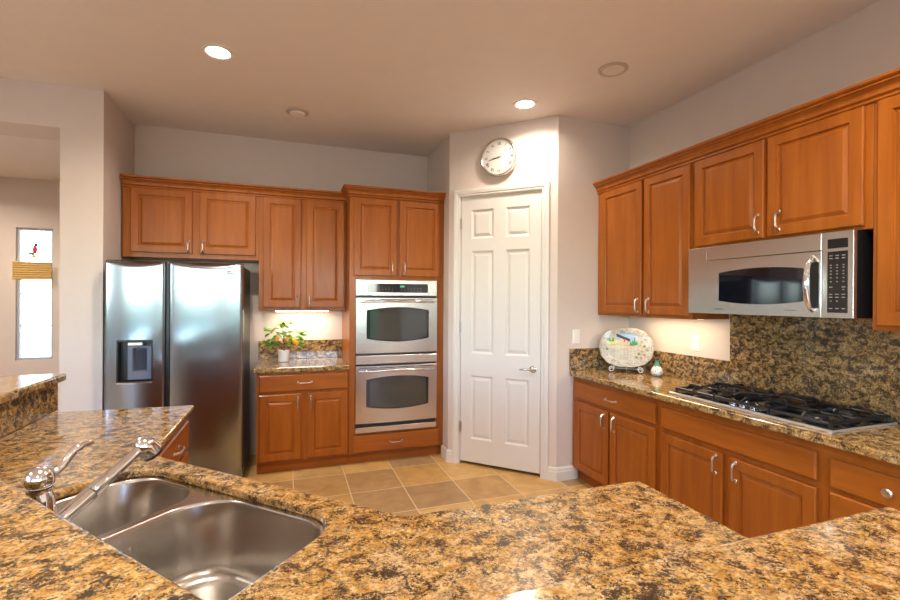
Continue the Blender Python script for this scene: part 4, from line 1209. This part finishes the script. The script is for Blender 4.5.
# switches and outlet
def plate(name, loc, rz, label, cat, rocker=1, w_=0.072, h_=0.115):
    e = empty(name, loc, rz, label, cat)
    bm = BM(); panel_grid(bm, -w_/2, w_/2, -h_/2, h_/2, -0.0005, -0.006, [], [], 0.003); obj('cover_plate', bm, WPLAST, e)
    bm = BM()
    if rocker: panel_grid(bm, -0.017, 0.017, -0.033, 0.033, -0.0062, -0.010, [], [], 0.002); obj('rocker', bm, WPLAST, e)
    else:
        for z in (-0.020, 0.020): panel_grid(bm, -0.017, 0.017, z-0.014, z+0.014, -0.0062, -0.009, [], [], 0.003)
        obj('socket', bm, WPLAST, e)
        bm = BM()
        for z in (-0.020, 0.020):
            for x in (-0.006, 0.006): box(bm, x-0.001, x+0.001, -0.0096, -0.0088, z-0.004, z+0.006)
        obj('slots', bm, BLACK, e)
plate('light_switch', (2.302, 3.327, 1.200), 0, 'white rocker light switch on the wall beside the pantry', 'switch')
plate('outlet', (2.850, 2.615, 1.195), R(-90), 'white double outlet under the cabinet by the vase', 'outlet', 0)

# ceiling fittings
def can(x, y, label, lit=True, power=CAN_W, group=None):
    e = empty('recessed_light', (x, y, H-0.0005), 0, label, 'ceiling light', group)
    bm = BM(); lathe(bm, [(0.094, 0.0), (0.092, -0.006), (0.078, -0.008), (0.066, -0.003), (0.064, 0.0)], 40, cap0=False, cap1=False); obj('trim_ring', bm, WPLAST, e, smooth=True)
    bm = BM(); lathe(bm, [(0.0655, -0.0028), (0.045, -0.0050), (0.0, -0.0060)], 32, cap0=False, cap1=False); obj('lens', bm, LAMP, e, smooth=True)
    area('can_lamp', (0, 0, -0.014), (0, 0, 0), 0.12, 0.12, power, CAN_COL, 150, 'DISK', e)
can(-0.423, 3.211, 'lit recessed ceiling light above the refrigerator side')
can(1.751, 3.231, 'lit recessed ceiling light close to the wall clock', power=10.0)
for x, y, lb in ((-0.42, 0.9, 'unseen ceiling light added over the sink side of the peninsula'), (1.75, 0.9, 'unseen ceiling light added over the cooktop end of the peninsula'), (-0.42, -1.8, 'unseen ceiling light added behind the bar, kitchen left'), (1.75, -1.8, 'unseen ceiling light added behind the bar, kitchen right'), (-3.0, 5.3, 'recessed ceiling light in the room past the opening'), (-3.6, 6.4, 'unseen ceiling light added nearest the narrow window'), (-3.0, 1.0, 'recessed ceiling light left of the peninsula bar')):  # over the peninsula, behind the bar, nearest the window: unseen lamps added for brightness
    can(x, y, lb)
e = empty('ceiling_speaker', (2.035, 2.541, H-0.0005), 0, 'round flush ceiling speaker above the microwave wall', 'speaker')
bm = BM(); lathe(bm, [(0.095, 0.0), (0.095, -0.006), (0.088, -0.010), (0.070, -0.009)], 40, cap0=False, cap1=False); obj('rim', bm, plain('speaker_rim', (0.50, 0.43, 0.37), 0.5), e, smooth=True)
bm = BM(); lathe(bm, [(0.0715, -0.0085), (0.050, -0.006), (0.0, -0.005)], 40, cap0=False, cap1=False); obj('grille', bm, plain('speaker_grille', (0.74, 0.67, 0.61), 0.7), e, smooth=True)
e = empty('smoke_detector', (0.064, 4.000, H-0.0005), 0, 'small round detector on the ceiling above the ovens', 'smoke detector')
bm = BM(); lathe(bm, [(0.090, 0.0), (0.090, -0.010), (0.075, -0.016), (0.060, -0.018)], 40, cap0=False, cap1=False); obj('housing', bm, plain('detector_white', (0.50, 0.43, 0.38), 0.5), e, smooth=True)
bm = BM(); lathe(bm, [(0.0605, -0.018), (0.055, -0.027), (0.0, -0.029)], 32, cap0=False, cap1=False); obj('cap', bm, plain('detector_cap', (0.82, 0.77, 0.72), 0.5), e, smooth=True)
